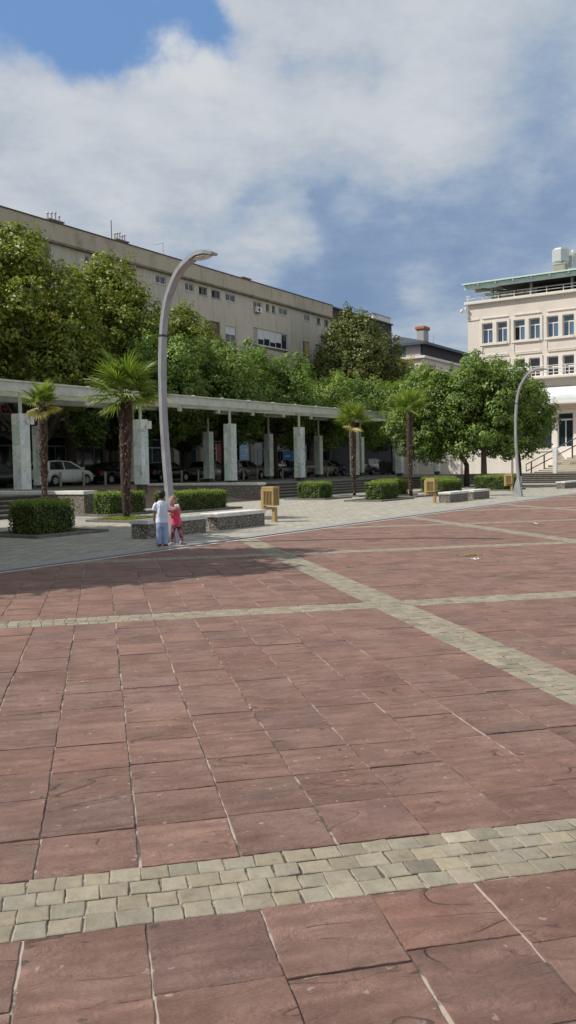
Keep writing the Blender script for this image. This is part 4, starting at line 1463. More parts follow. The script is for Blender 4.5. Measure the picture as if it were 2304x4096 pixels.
# ------------------------------------------------------------------ cars
def make_car(kind, u, v, paint, label, rz=0.0, scale=1.0):
    r = root('parked_car', u, v, ZT + 0.006, label, 'car', 'cars parked along the street', rz=rz, local=True)
    r.scale = (scale, scale, scale)
    P_ = {'hatch': dict(L=4.0, W=1.72, H=1.50, hood=0.93, belt=0.98, roof=[(-1.80, 1.02), (-1.58, 1.44), (-0.9, 1.50), (0.1, 1.46), (1.05, 1.02)], nose=0.72, axles=(-1.22, 1.28), tail=1.0),
          'sedan': dict(L=4.35, W=1.76, H=1.44, hood=0.90, belt=0.95, roof=[(-1.75, 0.98), (-1.25, 1.34), (-0.5, 1.44), (0.25, 1.40), (1.20, 0.97)], nose=0.68, axles=(-1.30, 1.33), tail=0.98),
          'suv': dict(L=4.4, W=1.82, H=1.66, hood=1.03, belt=1.08, roof=[(-2.0, 1.12), (-1.80, 1.60), (-0.9, 1.66), (0.2, 1.62), (1.10, 1.10)], nose=0.82, axles=(-1.30, 1.34), tail=1.1)}[kind]
    L, Wd, axl = P_['L'], P_['W'] / 2, P_['axles']
    h = L / 2
    # side profile of the painted lower body: x, z low, z high, half width
    st = [(-h, 0.45, P_['tail'] * 0.72, Wd * 0.78), (-h + 0.06, 0.32, P_['tail'] * 0.92, Wd * 0.90), (-h + 0.22, 0.24, P_['belt'] + 0.02, Wd * 0.97)]
    wr = 0.36
    for ax in axl:
        pass
    xs = [-h + 0.5, axl[0] - wr, axl[0] - wr * 0.7, axl[0], axl[0] + wr * 0.7, axl[0] + wr, -0.3, 0.3, axl[1] - wr, axl[1] - wr * 0.7, axl[1], axl[1] + wr * 0.7, axl[1] + wr]
    rx1 = P_['roof'][-1][0]
    for x in xs:
        zl = 0.20
        for ax in axl:
            d = abs(x - ax)
            if d < wr - 0.01:
                zl = 0.31 + math.sqrt(max(0, wr * wr - d * d)) * 0.98
            elif d < wr + 0.01:
                zl = 0.22
        if x < rx1:
            zh = P_['belt'] + 0.0
        else:
            k = (x - rx1) / (h - rx1)
            zh = P_['hood'] * (1 - k) + P_['nose'] * k + 0.06 * math.sin(k * math.pi)
        st.append((x, zl, zh, Wd))
    st += [(h - 0.18, 0.22, P_['nose'] + 0.02, Wd * 0.95), (h - 0.04, 0.30, P_['nose'] - 0.10, Wd * 0.84), (h, 0.42, P_['nose'] - 0.22, Wd * 0.72)]
    st.sort(key=lambda q: q[0])
    m = MB()
    rings = []
    for x, zl, zh, w in st:
        mid = (zl + zh) / 2
        rings.append([(x, -w * 0.93, zl), (x, -w, zl + (zh - zl) * 0.35), (x, -w, zl + (zh - zl) * 0.7), (x, -w * 0.93, zh - 0.03), (x, -w * 0.84, zh), (x, 0, zh + 0.03),
                      (x, w * 0.84, zh), (x, w * 0.93, zh - 0.03), (x, w, zl + (zh - zl) * 0.7), (x, w, zl + (zh - zl) * 0.35), (x, w * 0.93, zl), (x, 0, zl)])
    n = 12
    m.add([p for q in rings for p in q], [(i * n + j, i * n + (j + 1) % n, (i + 1) * n + (j + 1) % n, (i + 1) * n + j) for i in range(len(st) - 1) for j in range(n)] + [tuple(range(n - 1, -1, -1)), tuple((len(st) - 1) * n + j for j in range(n))])
    body = m.build('body', paint, r, smooth=False)
    body.data.polygons.foreach_set('use_smooth', [True] * len(body.data.polygons))
    # glazed cabin
    m = MB()
    rings = []
    rf = P_['roof']
    for x, z in rf:
        zb = P_['belt'] - 0.02
        k = (z - zb) / (P_['H'] - zb)
        wt = Wd * (0.86 - 0.14 * k)
        rings.append([(x, -Wd * 0.89, zb), (x, -wt, z - 0.03), (x, -wt * 0.9, z), (x, wt * 0.9, z), (x, wt, z - 0.03), (x, Wd * 0.89, zb)])
    n = 6
    m.add([p for q in rings for p in q], [(i * n + j, i * n + (j + 1) % n, (i + 1) * n + (j + 1) % n, (i + 1) * n + j) for i in range(len(rf) - 1) for j in range(n)] + [tuple(range(n - 1, -1, -1)), tuple((len(rf) - 1) * n + j for j in range(n))])
    m.build('windows', M['carglass'], r)
    # roof skin and pillars
    m = MB()
    e = 0.012
    tp = rf[1:4]
    vs = []
    for x, z in tp:
        k = 1.0
        wt = Wd * 0.73
        vs += [(x, -wt, z - 0.035), (x, -wt * 0.88, z + e), (x, wt * 0.88, z + e), (x, wt, z - 0.035)]
    fs = []
    for i in range(2):
        for j in range(3):
            fs.append((i * 4 + j, i * 4 + j + 1, (i + 1) * 4 + j + 1, (i + 1) * 4 + j))
    m.add(vs, fs)
    for s in (-1, 1):
        def pil(a, b, w_):
            m.tube([(a[0], s * Wd * 0.895, a[1]), (b[0], s * Wd * 0.735, b[1] - 0.015)], [(w_, 0.018), (w_ * 0.7, 0.018)], 4, sec=(1, 0, 0))
        zb = P_['belt'] - 0.02
        pil((rf[-1][0], zb), (rf[3][0], rf[3][1]), 0.05)
        pil((rf[0][0] + 0.10, zb), (rf[1][0] + 0.06, rf[1][1]), 0.11)
        mx = (rf[0][0] + rf[-1][0]) / 2 - 0.05
        pil((mx, zb), (mx - 0.05, rf[2][1]), 0.035)
        m.tube([(x, s * Wd * 0.735, z - 0.02) for x, z in tp], 0.022, 6)
    m.build('roof', paint, r)
    for s in (-1, 1):
        for ax in axl:
            t_ = MB()
            prof = [(0.10, 0.0), (0.10, 0.0)]
            y0, y1 = s * (Wd - 0.20), s * (Wd - 0.005)
            t_.tube([(ax, y0, 0.315), (ax, s * (Wd - 0.03), 0.315), (ax, y1, 0.315)], [0.315, 0.315, 0.29], 20, sec=(1, 0, 0))
            w = t_.build('wheel', M['tyre'], r)
            rm = MB()
            rm.tube([(ax, s * (Wd - 0.02), 0.315), (ax, s * (Wd + 0.004), 0.315)], [0.20, 0.19], 20, sec=(1, 0, 0))
            rm.build('rim', M['rim'], w)
            sp_ = MB()
            for q in range(5):
                a = q * 2 * math.pi / 5 + 0.6
                b = a + 2 * math.pi / 10
                cx, cz = ax + 0.125 * math.cos(b), 0.315 + 0.125 * math.sin(b)
                sp_.tube([(cx, s * (Wd + 0.003), cz), (cx, s * (Wd + 0.007), cz)], [0.038, 0.036], 10, sec=(1, 0, 0))
            sp_.build('rim_opening', M['plastic'], w)
        hl = MB()
        hl.box(h - 0.30, h - 0.08, s * Wd * 0.70 - 0.13, s * Wd * 0.70 + 0.13, P_['nose'] - 0.17, P_['nose'] - 0.02, 0.03)
        hl.build('headlight', M['clearlight'], r)
        tl = MB()
        tl.box(-h + 0.015, -h + 0.24, s * Wd * 0.80 - 0.17, s * Wd * 0.80 + 0.155, P_['tail'] * 0.72, P_['tail'] * 0.90, 0.03)
        tl.build('tail_light', M['redlight'], r)
        mi = MB()
        mi.box(rf[-1][0] - 0.25, rf[-1][0] - 0.13, s * (Wd + 0.09) - 0.08, s * (Wd + 0.09) + 0.08, P_['belt'] + 0.0, P_['belt'] + 0.12, 0.02)
        mi.build('mirror', paint, r)
        hd_ = MB()
        for x in (-0.62, 0.38):
            hd_.box(x, x + 0.17, s * (Wd + 0.004) - 0.012, s * (Wd + 0.004) + 0.012, P_['belt'] - 0.15, P_['belt'] - 0.12)
        hd_.build('door_handles', paint, r)
        sm = MB()
        for x in (-0.85, 0.12, 1.0):
            sm.box(x, x + 0.008, s * Wd - 0.004 * 1, s * Wd + 0.003, 0.30, P_['belt'] - 0.04)
        sm.build('door_seams', M['plastic'], r)
    np_ = MB()
    np_.box(-h - 0.012, -h + 0.02, -0.26, 0.26, 0.50, 0.61)
    np_.build('number_plate', M['whitemetal'], r)
    bp_ = MB()
    bp_.box(-h - 0.01, -h + 0.2, -Wd * 0.75, Wd * 0.75, 0.27, 0.38, 0.02)
    bp_.build('bumper', M['plastic'], r)
    MB().box(h - 0.2, h + 0.005, -Wd * 0.68, Wd * 0.68, 0.25, 0.38, 0.02).build('bumper', M['plastic'], r)
    return r


V0 = 40.95
make_car('sedan', 32.4, V0, M['black_car_paint'], 'black car at the left edge behind the leftmost pillar')
make_car('hatch', 37.6, V0, M['white_car_paint'], 'white car behind the leftmost palm, nose to the right', scale=1.03)
make_car('sedan', 42.4, V0, M['black_car_paint'], 'black car nose behind the white car, left of the tall palm')
make_car('sedan', 47.6, V0 + 0.2, M['black_car_paint'], 'black car hidden behind the tall curved lamp pole')
make_car('hatch', 52.8, V0, M['silver_car_paint'], 'silver hatchback seen from its red tail light, right of the lamp pole')
make_car('hatch', 57.1, V0, M['grey_car_paint'], 'grey hatchback right of the third front pillar')
make_car('hatch', 62.6, V0, M['navy_car_paint'], 'dark blue hatchback between the back and fourth front pillar', scale=1.04)
make_car('sedan', 67.0, V0 + 2.3, M['black_car_paint'], 'black car in deep shade right of the fourth front pillar')
make_car('hatch', 69.3, V0 - 0.1, M['champagne_car_paint'], 'dusty beige hatchback left of the middle palm')
make_car('hatch', 74.6, V0 + 2.0, M['navy_car_paint'], 'dark blue car with bright windscreen behind the middle palm')
make_car('suv', 82.0, V0 + 1.2, M['silver_car_paint'], 'pale grey SUV seen from behind, left of the waste containers')
make_car('hatch', 89.0, V0 - 0.3, M['silver_car_paint'], 'silver car behind the rightmost palm')
make_car('sedan', 95.0, V0 - 0.3, M['black_car_paint'], 'dark car right of the rightmost palm, farthest in the row')

# waste containers
def container(u, v, w, d, h, mat, label):
    r = root('waste_container', u, v, ZT, label, 'waste container', local=True)
    m = MB()
    m.add([(-w * .46, -d * .42, 0.14), (w * .46, -d * .42, 0.14), (w * .46, d * .42, 0.14), (-w * .46, d * .42, 0.14), (-w / 2, -d / 2, h - 0.14), (w / 2, -d / 2, h - 0.14), (w / 2, d / 2, h - 0.14), (-w / 2, d / 2, h - 0.14)],
          [(3, 2, 1, 0), (4, 5, 6, 7), (0, 1, 5, 4), (1, 2, 6, 5), (2, 3, 7, 6), (3, 0, 4, 7)])
    m.build('tub', mat, r)
    m = MB()
    m.extr([(-d / 2 - 0.03, h - 0.135), (d / 2 + 0.03, h - 0.135), (d / 2, h - 0.04), (0, h), (-d / 2, h - 0.05)], 'x', -w / 2 - 0.02, w / 2 + 0.02)
    m.build('lid', mat, r)
    for a in (-1, 1):
        for b in (-1, 1):
            MB().tube([(a * w * .38, b * d * .3 - 0.03, 0.08), (a * w * .38, b * d * .3 + 0.03, 0.08)], 0.08, 10, sec=(1, 0, 0)).build('wheel', M['tyre'], r)


container(79.2, 38.9, 1.7, 1.1, 1.35, pmat('grey_bin_plastic', (0.10, 0.10, 0.09), 0.6, 0.2, 5), 'dark grey waste container right of the pale grey SUV')
container(81.6, 38.9, 1.3, 1.0, 1.32, pmat('pale_bin_plastic', (0.42, 0.42, 0.40), 0.6, 0.2, 5), 'pale grey waste container, middle one of three')
container(83.3, 38.9, 0.9, 1.0, 1.2, pmat('blue_bin_plastic', (0.06, 0.10, 0.28), 0.6, 0.2, 5), 'blue waste container, right one of three')

# ------------------------------------------------------------------ apartment block (left)
def wall_holes(m, axis, pos, a0, a1, z0, z1, holes, depth):
    """wall in plane axis=pos with rectangular holes (a0,a1,z0,z1); depth is signed reveal depth"""
    As = sorted(set([a0, a1] + [h[0] for h in holes] + [h[1] for h in holes]))
    Zs = sorted(set([z0, z1] + [h[2] for h in holes] + [h[3] for h in holes]))
    pt = (lambda a, d, z: (a, pos + d, z)) if axis == 'v' else (lambda a, d, z: (pos + d, a, z))
    for i in range(len(As) - 1):
        for j in range(len(Zs) - 1):
            ca, cz = (As[i] + As[i + 1]) / 2, (Zs[j] + Zs[j + 1]) / 2
            if any(h[0] < ca < h[1] and h[2] < cz < h[3] for h in holes):
                continue
            m.add([pt(As[i], 0, Zs[j]), pt(As[i + 1], 0, Zs[j]), pt(As[i + 1], 0, Zs[j + 1]), pt(As[i], 0, Zs[j + 1])], [(0, 1, 2, 3)])
    for h in holes:
        b = [(h[0], h[2]), (h[1], h[2]), (h[1], h[3]), (h[0], h[3])]
        for k in range(4):
            p, q = b[k], b[(k + 1) % 4]
            m.add([pt(p[0], 0, p[1]), pt(q[0], 0, q[1]), pt(q[0], depth, q[1]), pt(p[0], depth, p[1])], [(0, 1, 2, 3)])


def window(par, axis, pos, a0, a1, z0, z1, d, fmat, gmat, nm=1, fw_=0.06, transom=None, sill=True, blind=None, open_=None):
    """frame with nm panes inside a hole; d = signed inward depth of the frame"""
    sg = 1 if d > 0 else -1
    m = MB()

    def bx(m, p0, p1, q0, q1, e0, e1):
        if axis == 'v':
            lo, hi = sorted((pos + e0, pos + e1))
            m.box(p0, p1, lo, hi, q0, q1)
        else:
            lo, hi = sorted((pos + e0, pos + e1))
            m.box(lo, hi, p0, p1, q0, q1)
    e0, e1 = d - sg * 0.06, d
    bx(m, a0, a1, z0, z0 + fw_, e0, e1)
    bx(m, a0, a1, z1 - fw_, z1, e0, e1)
    bx(m, a0, a0 + fw_, z0 + fw_, z1 - fw_, e0, e1)
    bx(m, a1 - fw_, a1, z0 + fw_, z1 - fw_, e0, e1)
    for k in range(1, nm):
        a = a0 + (a1 - a0) * k / nm
        zt = z1 - fw_ if transom is None else transom
        bx(m, a - fw_ / 2, a + fw_ / 2, z0 + fw_, zt, e0, e1)
    if transom is not None:
        bx(m, a0 + fw_, a1 - fw_, transom, transom + fw_ * 1.6, e0, e1)
    if sill:
        bx(m, a0 - 0.06, a1 + 0.06, z0 - 0.07, z0 - 0.002, -sg * 0.07, d - sg * 0.07)
    w = m.build('window', fmat, par)
    g_ = MB()
    bx(g_, a0 + 0.01, a1 - 0.01, z0 + 0.01, z1 - 0.01, d - sg * 0.03, d - sg * 0.02)
    g_.build('pane', gmat, w)
    bk = MB()
    if blind:
        for (p, q, zz) in blind:
            bx(bk, a0 + (a1 - a0) * p + fw_ * 0.6, a0 + (a1 - a0) * q - fw_ * 0.6, zz, z1 - fw_, d - sg * 0.045, d - sg * 0.032)
        bk.build('blind', M['blind'], w)
    if open_:
        ob = MB()
        bx(ob, a0 + (a1 - a0) * open_[0] + 0.03, a0 + (a1 - a0) * open_[1] - 0.03, z0 + fw_, (transom or z1) - fw_ * 0.5, d - sg * 0.05, d - sg * 0.034)
        ob.build('dark_gap_panel', M['dark'], w)  # solid dark panel before the pane, standing in for the unlit opening
    return w


r = root('apartment_building', 60, 52, ZT, 'long beige four storey apartment block with small attic windows', 'building')
BU0, BU1, BV = 5.0, 91.55, 52.0
small = [(63.71, 65.04, 'w'), (65.79, 67.05, 'd'), (67.76, 69.15, 'd'), (70.02, 71.68, 'w'), (74.86, 76.38, 'w'), (77.22, 77.82, 'd'), (78.37, 78.98, 'd'), (79.70, 81.44, 'w'), (85.0, 86.2, 'w'), (87.75, 88.63, 'd'), (89.50, 90.51, 'd'),
         (41.6, 43.2, 'w'), (46.0, 47.4, 'w'), (51.0, 52.4, 'w'), (55.6, 57.1, 'w'), (59.6, 61.0, 'w')]
holes = []
for a, b, t in small:
    holes.append((a, b, 18.45 if t == 'w' else 18.40, 19.16))
WS = (74.75, 81.38, 14.30, 16.40)
holes += [WS, (84.63, 85.97, 14.47, 16.05), (87.3, 88.6, 14.6, 16.0), (69.90, 71.67, 14.3, 15.96), (66.6, 69.0, 14.3, 16.1)]
for f in (11.2, 8.0):
    for a in (44, 50, 57, 63, 69, 75.2, 81.2, 87.5):
        holes.append((a, a + 1.7, f - 0.3, f + 1.2))
m = MB()
wall_holes(m, 'v', BV, BU0, BU1, 5.9, 19.40, holes, 0.22)
m.add([(BU1, BV, 0.70), (BU1, BV + 13, 0.70), (BU1, BV + 13, 19.4), (BU1, BV, 19.4)], [(0, 1, 2, 3)])
m.add([(BU0, BV, 0.70), (BU0, BV + 13, 0.70), (BU0, BV + 13, 19.4), (BU0, BV, 19.4)], [(0, 1, 2, 3)])
m.add([(BU0, BV + 13, 0.70), (BU1, BV + 13, 0.70), (BU1, BV + 13, 19.4), (BU0, BV + 13, 19.4)], [(0, 1, 2, 3)])
m.build('wall', M['plaster'], r, flat_normals=False)
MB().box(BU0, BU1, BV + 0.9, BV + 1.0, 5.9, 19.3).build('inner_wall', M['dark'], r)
MB().box(BU0 - 0.02, BU1 + 0.02, BV - 0.02, BV + 13, 19.60, 21.06).build('attic_parapet', M['plaster2'], r)
MB().box(BU0 - 0.12, BU1 + 0.15, BV - 0.30, BV + 13.1, 19.40, 19.60, 0.02).build('ledge', M['ledge'], r)
MB().box(BU0 - 0.05, BU1 + 0.06, BV - 0.09, BV + 13.05, 21.06, 21.14).build('roof_edge', M['darktrim'], r)
for a, b, t in small:
    if t == 'w':
        window(r, 'v', BV, a, b, 18.45, 19.16, 0.16, M['frame'], M['glass'], 2, 0.07)
    else:
        window(r, 'v', BV, a, b, 18.40, 19.16, 0.20, M['greyframe'], M['glass'], 1 if b - a < 1.1 else 2, 0.05, open_=(0, 0.6) if b - a > 1.1 else None)
window(r, 'v', BV, WS[0] + 0.9, WS[1], WS[2] + 0.35, WS[3], 0.14, M['frame'], M['glass'], 5, 0.09,
       blind=[(0.0, 0.2, 15.3), (0.2, 0.4, 15.45), (0.4, 0.6, 15.2), (0.6, 0.8, 15.3)])
MB().box(WS[0], WS[0] + 0.85, BV + 0.10, BV + 0.16, WS[2] + 0.3, WS[3]).build('side_panel', M['greyframe'], r)
MB().box(WS[0], WS[1], BV + 0.02, BV + 0.2, WS[2] - 0.15, WS[2] + 0.33).build('window_apron', M['ledge'], r)
w = window(r, 'v', BV, 84.63, 85.97, 14.47, 16.05, 0.16, M['darktrim'], M['glass'], 2, 0.06)
MB().box(85.05, 85.92, BV + 0.06, BV + 0.085, 14.52, 16.0).build('curtain', M['yellowcurtain'], w)
window(r, 'v', BV, 87.3, 88.6, 14.6, 16.0, 0.16, M['darktrim'], M['glass'], 2, 0.06)
window(r, 'v', BV, 69.90, 71.67, 14.3, 15.96, 0.14, M['frame'], M['glass'], 2, 0.08, blind=[(0, 1, 15.15)])
MB().box(66.6, 69.0, BV + 0.12, BV + 0.2, 14.3, 16.1).build('loggia_back', M['brownwall'], r)
for f in (11.2, 8.0):
    for a in (44, 50, 57, 63, 69, 75.2, 81.2, 87.5):
        window(r, 'v', BV, a, a + 1.7, f - 0.3, f + 1.2, 0.16, M['frame'], M['glass'], 2, 0.07)
# air conditioner
m = MB()
m.box(75.0, 75.85, BV - 0.42, BV - 0.10, 17.95, 18.50, 0.02)
ac = m.build('air_conditioner', M['whitemetal'], r)
MB().tube([(75.35, BV - 0.425, 18.22), (75.35, BV - 0.432, 18.22)], [0.20, 0.20], 16, sec=(1, 0, 0)).build('fan_grille', M['darktrim'], ac)
m = MB()
m.box(75.1, 75.14, BV - 0.4, BV, 17.90, 17.95)
m.box(75.7, 75.74, BV - 0.4, BV, 17.90, 17.95)
m.build('bracket', M['darktrim'], ac)
# ground floor: pilasters, shop fronts
m = MB()
m.box(BU0, BU1, BV - 0.05, BV + 0.35, 4.95, 5.9)
m.build('shop_beam', M['pilaster'], r)
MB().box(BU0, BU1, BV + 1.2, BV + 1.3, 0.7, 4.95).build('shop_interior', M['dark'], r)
pil_u = [38.6, 41.2, 44.9, 49.0, 53.2, 57.2, 61.74, 65.63, 69.4, 74.0, 78.3, 82.8, 86.6, 90.6]
for i, u in enumerate(pil_u):
    br = u in (49.0,)
    MB().box(u - 0.35, u + 0.35, BV - 0.14, BV + 0.5, 0.74, 5.0).build('pilaster', M['brownwall'] if br else M['pilaster'], r)
for i in range(len(pil_u) - 1):
    a, b = pil_u[i] + 0.42, pil_u[i + 1] - 0.42
    w = window(r, 'v', BV, a, b, 1.0 if i % 3 else 0.78, 4.4, 0.35, M['greyframe'], M['glass'], 3 if b - a > 3 else 2, 0.07, transom=3.6, sill=False)
for i in (0, 1, 2, 4, 6, 8, 10):
    a, b = pil_u[i] + 0.4, pil_u[i + 1] - 0.4
    MB().box(a, b, BV + 0.02, BV + 0.14, 4.4, 4.94).build('shop_fascia', M['darktrim'] if i % 4 == 0 else M['brownwall'], r)

# signs and posters on the shop fronts: flat boards of their own
def board(name, u0, u1, z0, z1, mat, label, cat, marks=(), v=51.83, text=None):
    rr = root(name, (u0 + u1) / 2, v, z0, label, cat)
    MB().box(u0, u1, v - 0.03, v + 0.02, z0, z1).build('board', mat, rr)
    if marks:
        mm = MB()
        for (a, b, c, d) in marks:
            W_, H_ = u1 - u0, z1 - z0
            mm.box(u0 + a * W_, u0 + b * W_, v - 0.04, v - 0.031, z0 + c * H_, z0 + d * H_)
        mm.build('printing', M['whitemetal'], rr)
    if text:
        for (s, tu, tz, sz) in text:
            cu = bpy.data.curves.new('lettering', 'FONT')
            cu.body = s
            cu.size = sz
            cu.extrude = 0.006
            cu.materials.append(M['blind'])
            tmp = bpy.data.objects.new('lettering_curve', cu)
            COL.objects.link(tmp)
            bpy.context.view_layer.update()
            tm = bpy.data.meshes.new_from_object(tmp.evaluated_get(bpy.context.evaluated_depsgraph_get()))
            bpy.data.objects.remove(tmp)
            to = bpy.data.objects.new('lettering', tm)
            COL.objects.link(to)
            to.parent = rr
            to.location = (tu - (u0 + u1) / 2, -0.045, tz - z0)
            to.rotation_euler = (math.pi / 2, 0, 0)
    return rr


board('shop_sign', 40.4, 43.15, 4.55, 5.40, M['darktrim'], 'black shop sign with pale letters, behind the leftmost pillar', 'sign', text=[('la', 41.85, 4.72, 0.52), ('BA', 42.45, 4.68, 0.55)], v=51.7)
board('shop_sign', 41.9, 43.1, 6.02, 6.60, M['red'], 'red sign with a white swoosh above the black shop sign', 'sign', v=51.7)
m = MB()
m.tube([(42.05, 51.66, 6.35), (42.3, 51.66, 6.22), (42.55, 51.66, 6.45), (42.35, 51.66, 6.5), (42.75, 51.66, 6.2), (43.0, 51.66, 6.5)], 0.02, 6)
m.build('swoosh', M['blind'], bpy.data.objects['shop_sign.001'])
board('shop_poster', 71.6, 73.2, 2.5, 4.5, M['posterlight'], 'pale blue poster right of the third front pillar', 'poster', [(0.35, 0.65, 0.72, 0.84), (0.2, 0.5, 0.5, 0.56), (0.55, 0.85, 0.38, 0.6), (0.2, 0.75, 0.2, 0.26)])
board('shop_poster', 79.65, 81.8, 2.35, 3.5, M['posterblue'], 'blue poster left of the fourth front pillar', 'poster', [(0.2, 0.7, 0.45, 0.55)])
board('shop_poster', 91.45 - 1.4, 93.7 - 2.4, 2.4, 3.5, M['posterblue'], 'blue lined poster left of the middle palm', 'poster', [(0.15, 0.85, 0.7, 0.76), (0.15, 0.85, 0.5, 0.56), (0.15, 0.85, 0.3, 0.36)])
board('shop_poster', 67.6, 68.5, 2.1, 4.1, M['posterred'], 'dark red patterned poster left of the third front pillar', 'poster', [(0.0, 0.08, 0, 1)])
# awning on the brown house front
r2 = root('awning', 51, 51.3, 4.9, 'rounded pale awning over the brown doorway, left half', 'awning')
m = MB()
prof = [(51.86, 5.35)] + [(51.86 - 0.9 * math.sin(a), 5.35 + 0.95 * math.cos(a)) for a in [i * math.pi / 2 / 7 for i in range(8)]] + [(50.96, 5.05), (51.0, 5.05), (51.0, 5.32)]
m.extr([(y, z) for y, z in prof], 'x', 46.4, 49.8)
m.build('cover', M['pilaster'], r2)

# roof things
def chimney(u, v, n, label, cap=True):
    r = root('chimney', u, v, 21.1, label, 'chimney')
    MB().box(u - 0.7, u + 0.7, v - 0.3, v + 0.3, 20.9, 21.55).build('stack', M['plaster2'], r)
    MB().box(u - 0.8, u + 0.8, v - 0.4, v + 0.4, 21.55, 21.65).build('slab', M['ledge'], r)
    for i in range(n):
        x = u - 0.6 + 1.2 * i / max(1, n - 1)
        m = MB().cyl(x, v, 21.65, 21.65 + 0.45 + 0.2 * ((i * 7) % 3) / 2, 0.07, 8)
        m.cyl(x, v, 22.1 + 0.2 * ((i * 7) % 3) / 2, 22.25 + 0.2 * ((i * 7) % 3) / 2, 0.13, 8, 0.05)
        m.build('flue', M['greygal'], r)


chimney(48.9, 53.2, 4, 'chimney with pale flue pipes, leftmost on the apartment roof')
chimney(56.4, 53.2, 5, 'low chimney with a row of pale flues, beside the tall mast')
chimney(75.0, 53.2, 0, 'small bare chimney on the apartment roof, right of the lamp head')
r = root('antenna_mast', 55.2, 53, 21.1, 'thin vertical mast on the apartment roof', 'antenna')
MB().cyl(55.2, 53, 21.0, 23.1, 0.035, 6).build('mast', M['darktrim'], r)
r = root('television_antenna', 61.9, 53, 21.1, 'thin antenna with one side arm on the apartment roof', 'antenna')
MB().cyl(61.9, 53, 21.0, 22.6, 0.03, 6).build('mast', M['greygal'], r)
MB().tube([(60.5, 53, 22.1), (61.95, 53, 22.55)], 0.02, 6).build('arm', M['greygal'], r)
r = root('roof_ventilator', 83.3, 53, 21.1, 'small white domed ventilator on the apartment roof', 'ventilator')
MB().ball((83.3, 53, 21.3), (0.5, 0.3, 0.16)).build('dome', M['whitemetal'], r)

# ------------------------------------------------------------------ black clad building and white roof box
r = root('dark_building', 103, 56, ZT, 'charcoal clad building behind the pointed plane tree', 'building')
MB().box(91.9, 116.1, 56, 68, 0.7, 22.25).build('wall', M['charcoal'], r)
MB().box(91.8, 116.3, 55.8, 68.1, 22.25, 22.45).build('roof_edge', M['darktrim'], r)
for k in range(5):
    window(r, 'v', 55.95, 106.5 + k * 1.9, 107.9 + k * 1.9, 19.3, 20.6, 0.05, M['frame'], M['glass'], 2, 0.06, sill=False)
r = root('roof_cabin', 114.5, 57.5, 22.4, 'white box cabin on the roof of the charcoal building', 'roof cabin')
MB().box(110.8, 116.4, 56.3, 59, 22.45, 23.35).build('wall', M['whitemetal'], r)
MB().box(110.7, 116.5, 56.2, 59.1, 23.35, 23.42).build('roof', M['greyframe'], r)

# grey roofed house
r = root('grey_roofed_house', 135, 62, ZT, 'cream house with dark hipped sheet roof and set back top floor', 'building')
HU, HV, HU1, HV1 = 127.5, 56.0, 146.0, 66.5
m = MB()
wall_holes(m, 'u', HU, HV, HV1, 0.7, 18.6, [(HV + 3.0, HV + 5.0, 15.6, 17.6)], 0.25)
wall_holes(m, 'v', HV, HU, HU1, 0.7, 18.6, [(132.5, 134.2, 15.4, 17.2), (139, 140.7, 15.4, 17.2)], 0.25)
m.build('wall', M['cream'], r, flat_normals=False)
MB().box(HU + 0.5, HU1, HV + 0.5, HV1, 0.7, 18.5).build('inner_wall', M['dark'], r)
window(r, 'u', HU, HV + 3.0, HV + 5.0, 15.6, 17.6, 0.2, M['terra'], M['glass'], 2, 0.12)
window(r, 'v', HV, 132.5, 134.2, 15.4, 17.2, 0.2, M['terra'], M['glass'], 2, 0.12)
window(r, 'v', HV, 139, 140.7, 15.4, 17.2, 0.2, M['terra'], M['glass'], 2, 0.12)
MB().box(HU - 0.4, HU1, HV - 0.4, HV1, 18.6, 19.0, 0.03).build('cornice', M['creamtrim'], r)
m = MB()
m.box(HU + 0.3, HU1 - 0.3, HV + 0.3, HV + 0.6, 19.0, 20.8)
m.build('clad_wall', M['charcoal'], r)
m = MB()
m.box(HU + 0.3, HU + 0.6, HV + 0.62, HV + 3.2, 19.0, 20.8)
m.build('grey_panel', M['greyframe'], r)
MB().box(HU + 0.62, HU1 - 0.3, HV + 0.62, HV1, 19.0, 20.8).build('top_floor', M['charcoal'], r)
for k in range(2):
    window(r, 'u', HU + 0.5, HV + 3.4 + k * 1.55, HV + 4.85 + k * 1.55, 19.02, 20.75, 0.08, M['greyframe'], M['blueglass'], 1, 0.08, sill=False)
m = MB()
a0, a1, b0, b1 = HU - 0.5, HU1 + 0.4, HV - 0.5, HV1 + 0.6
m.box(a0, a1, b0, b1, 20.8, 21.2)
m.build('roof_edge', M['bluegrey'], r)
m = MB()
m.add([(a0, b0, 21.2), (a1, b0, 21.2), (a1, b1, 21.2), (a0, b1, 21.2), (a0 + 3.5, (b0 + b1) / 2, 22.8), (a1 - 5, (b0 + b1) / 2, 22.8)], [(0, 1, 5, 4), (1, 2, 5), (2, 3, 4, 5), (3, 0, 4)])
for k in range(20):
    y = b0 + 0.5 + (b1 - b0 - 1) * k / 19
    t = 1 - abs(y - (b0 + b1) / 2) / ((b1 - b0) / 2)
    m.tube([(a0, y, 21.22), (a0 + 3.5 * t, y, 21.22 + 1.6 * t)], 0.035, 4)
m.build('roof', M['bluegrey'], r)
ch = MB()
ch.box(129.9, 131.9, 57.0, 58.2, 21.2, 23.5)
c = ch.build('chimney', M['greyframe'], r)
MB().box(129.7, 132.1, 56.8, 58.4, 23.5, 24.15, 0.15).build('chimney_cap', M['terra'], c)
r = root('television_antenna', 141, 60, 22, 'thin television antenna right of the grey roofed house chimney', 'antenna')
m = MB().cyl(141, 60, 21.0, 24.2, 0.03, 6)
for k in range(5):
    m.tube([(140.6, 60, 22.9 + k * 0.28), (141.4, 60, 22.9 + k * 0.28)], 0.018, 5)
m.build('mast', M['greygal'], r)

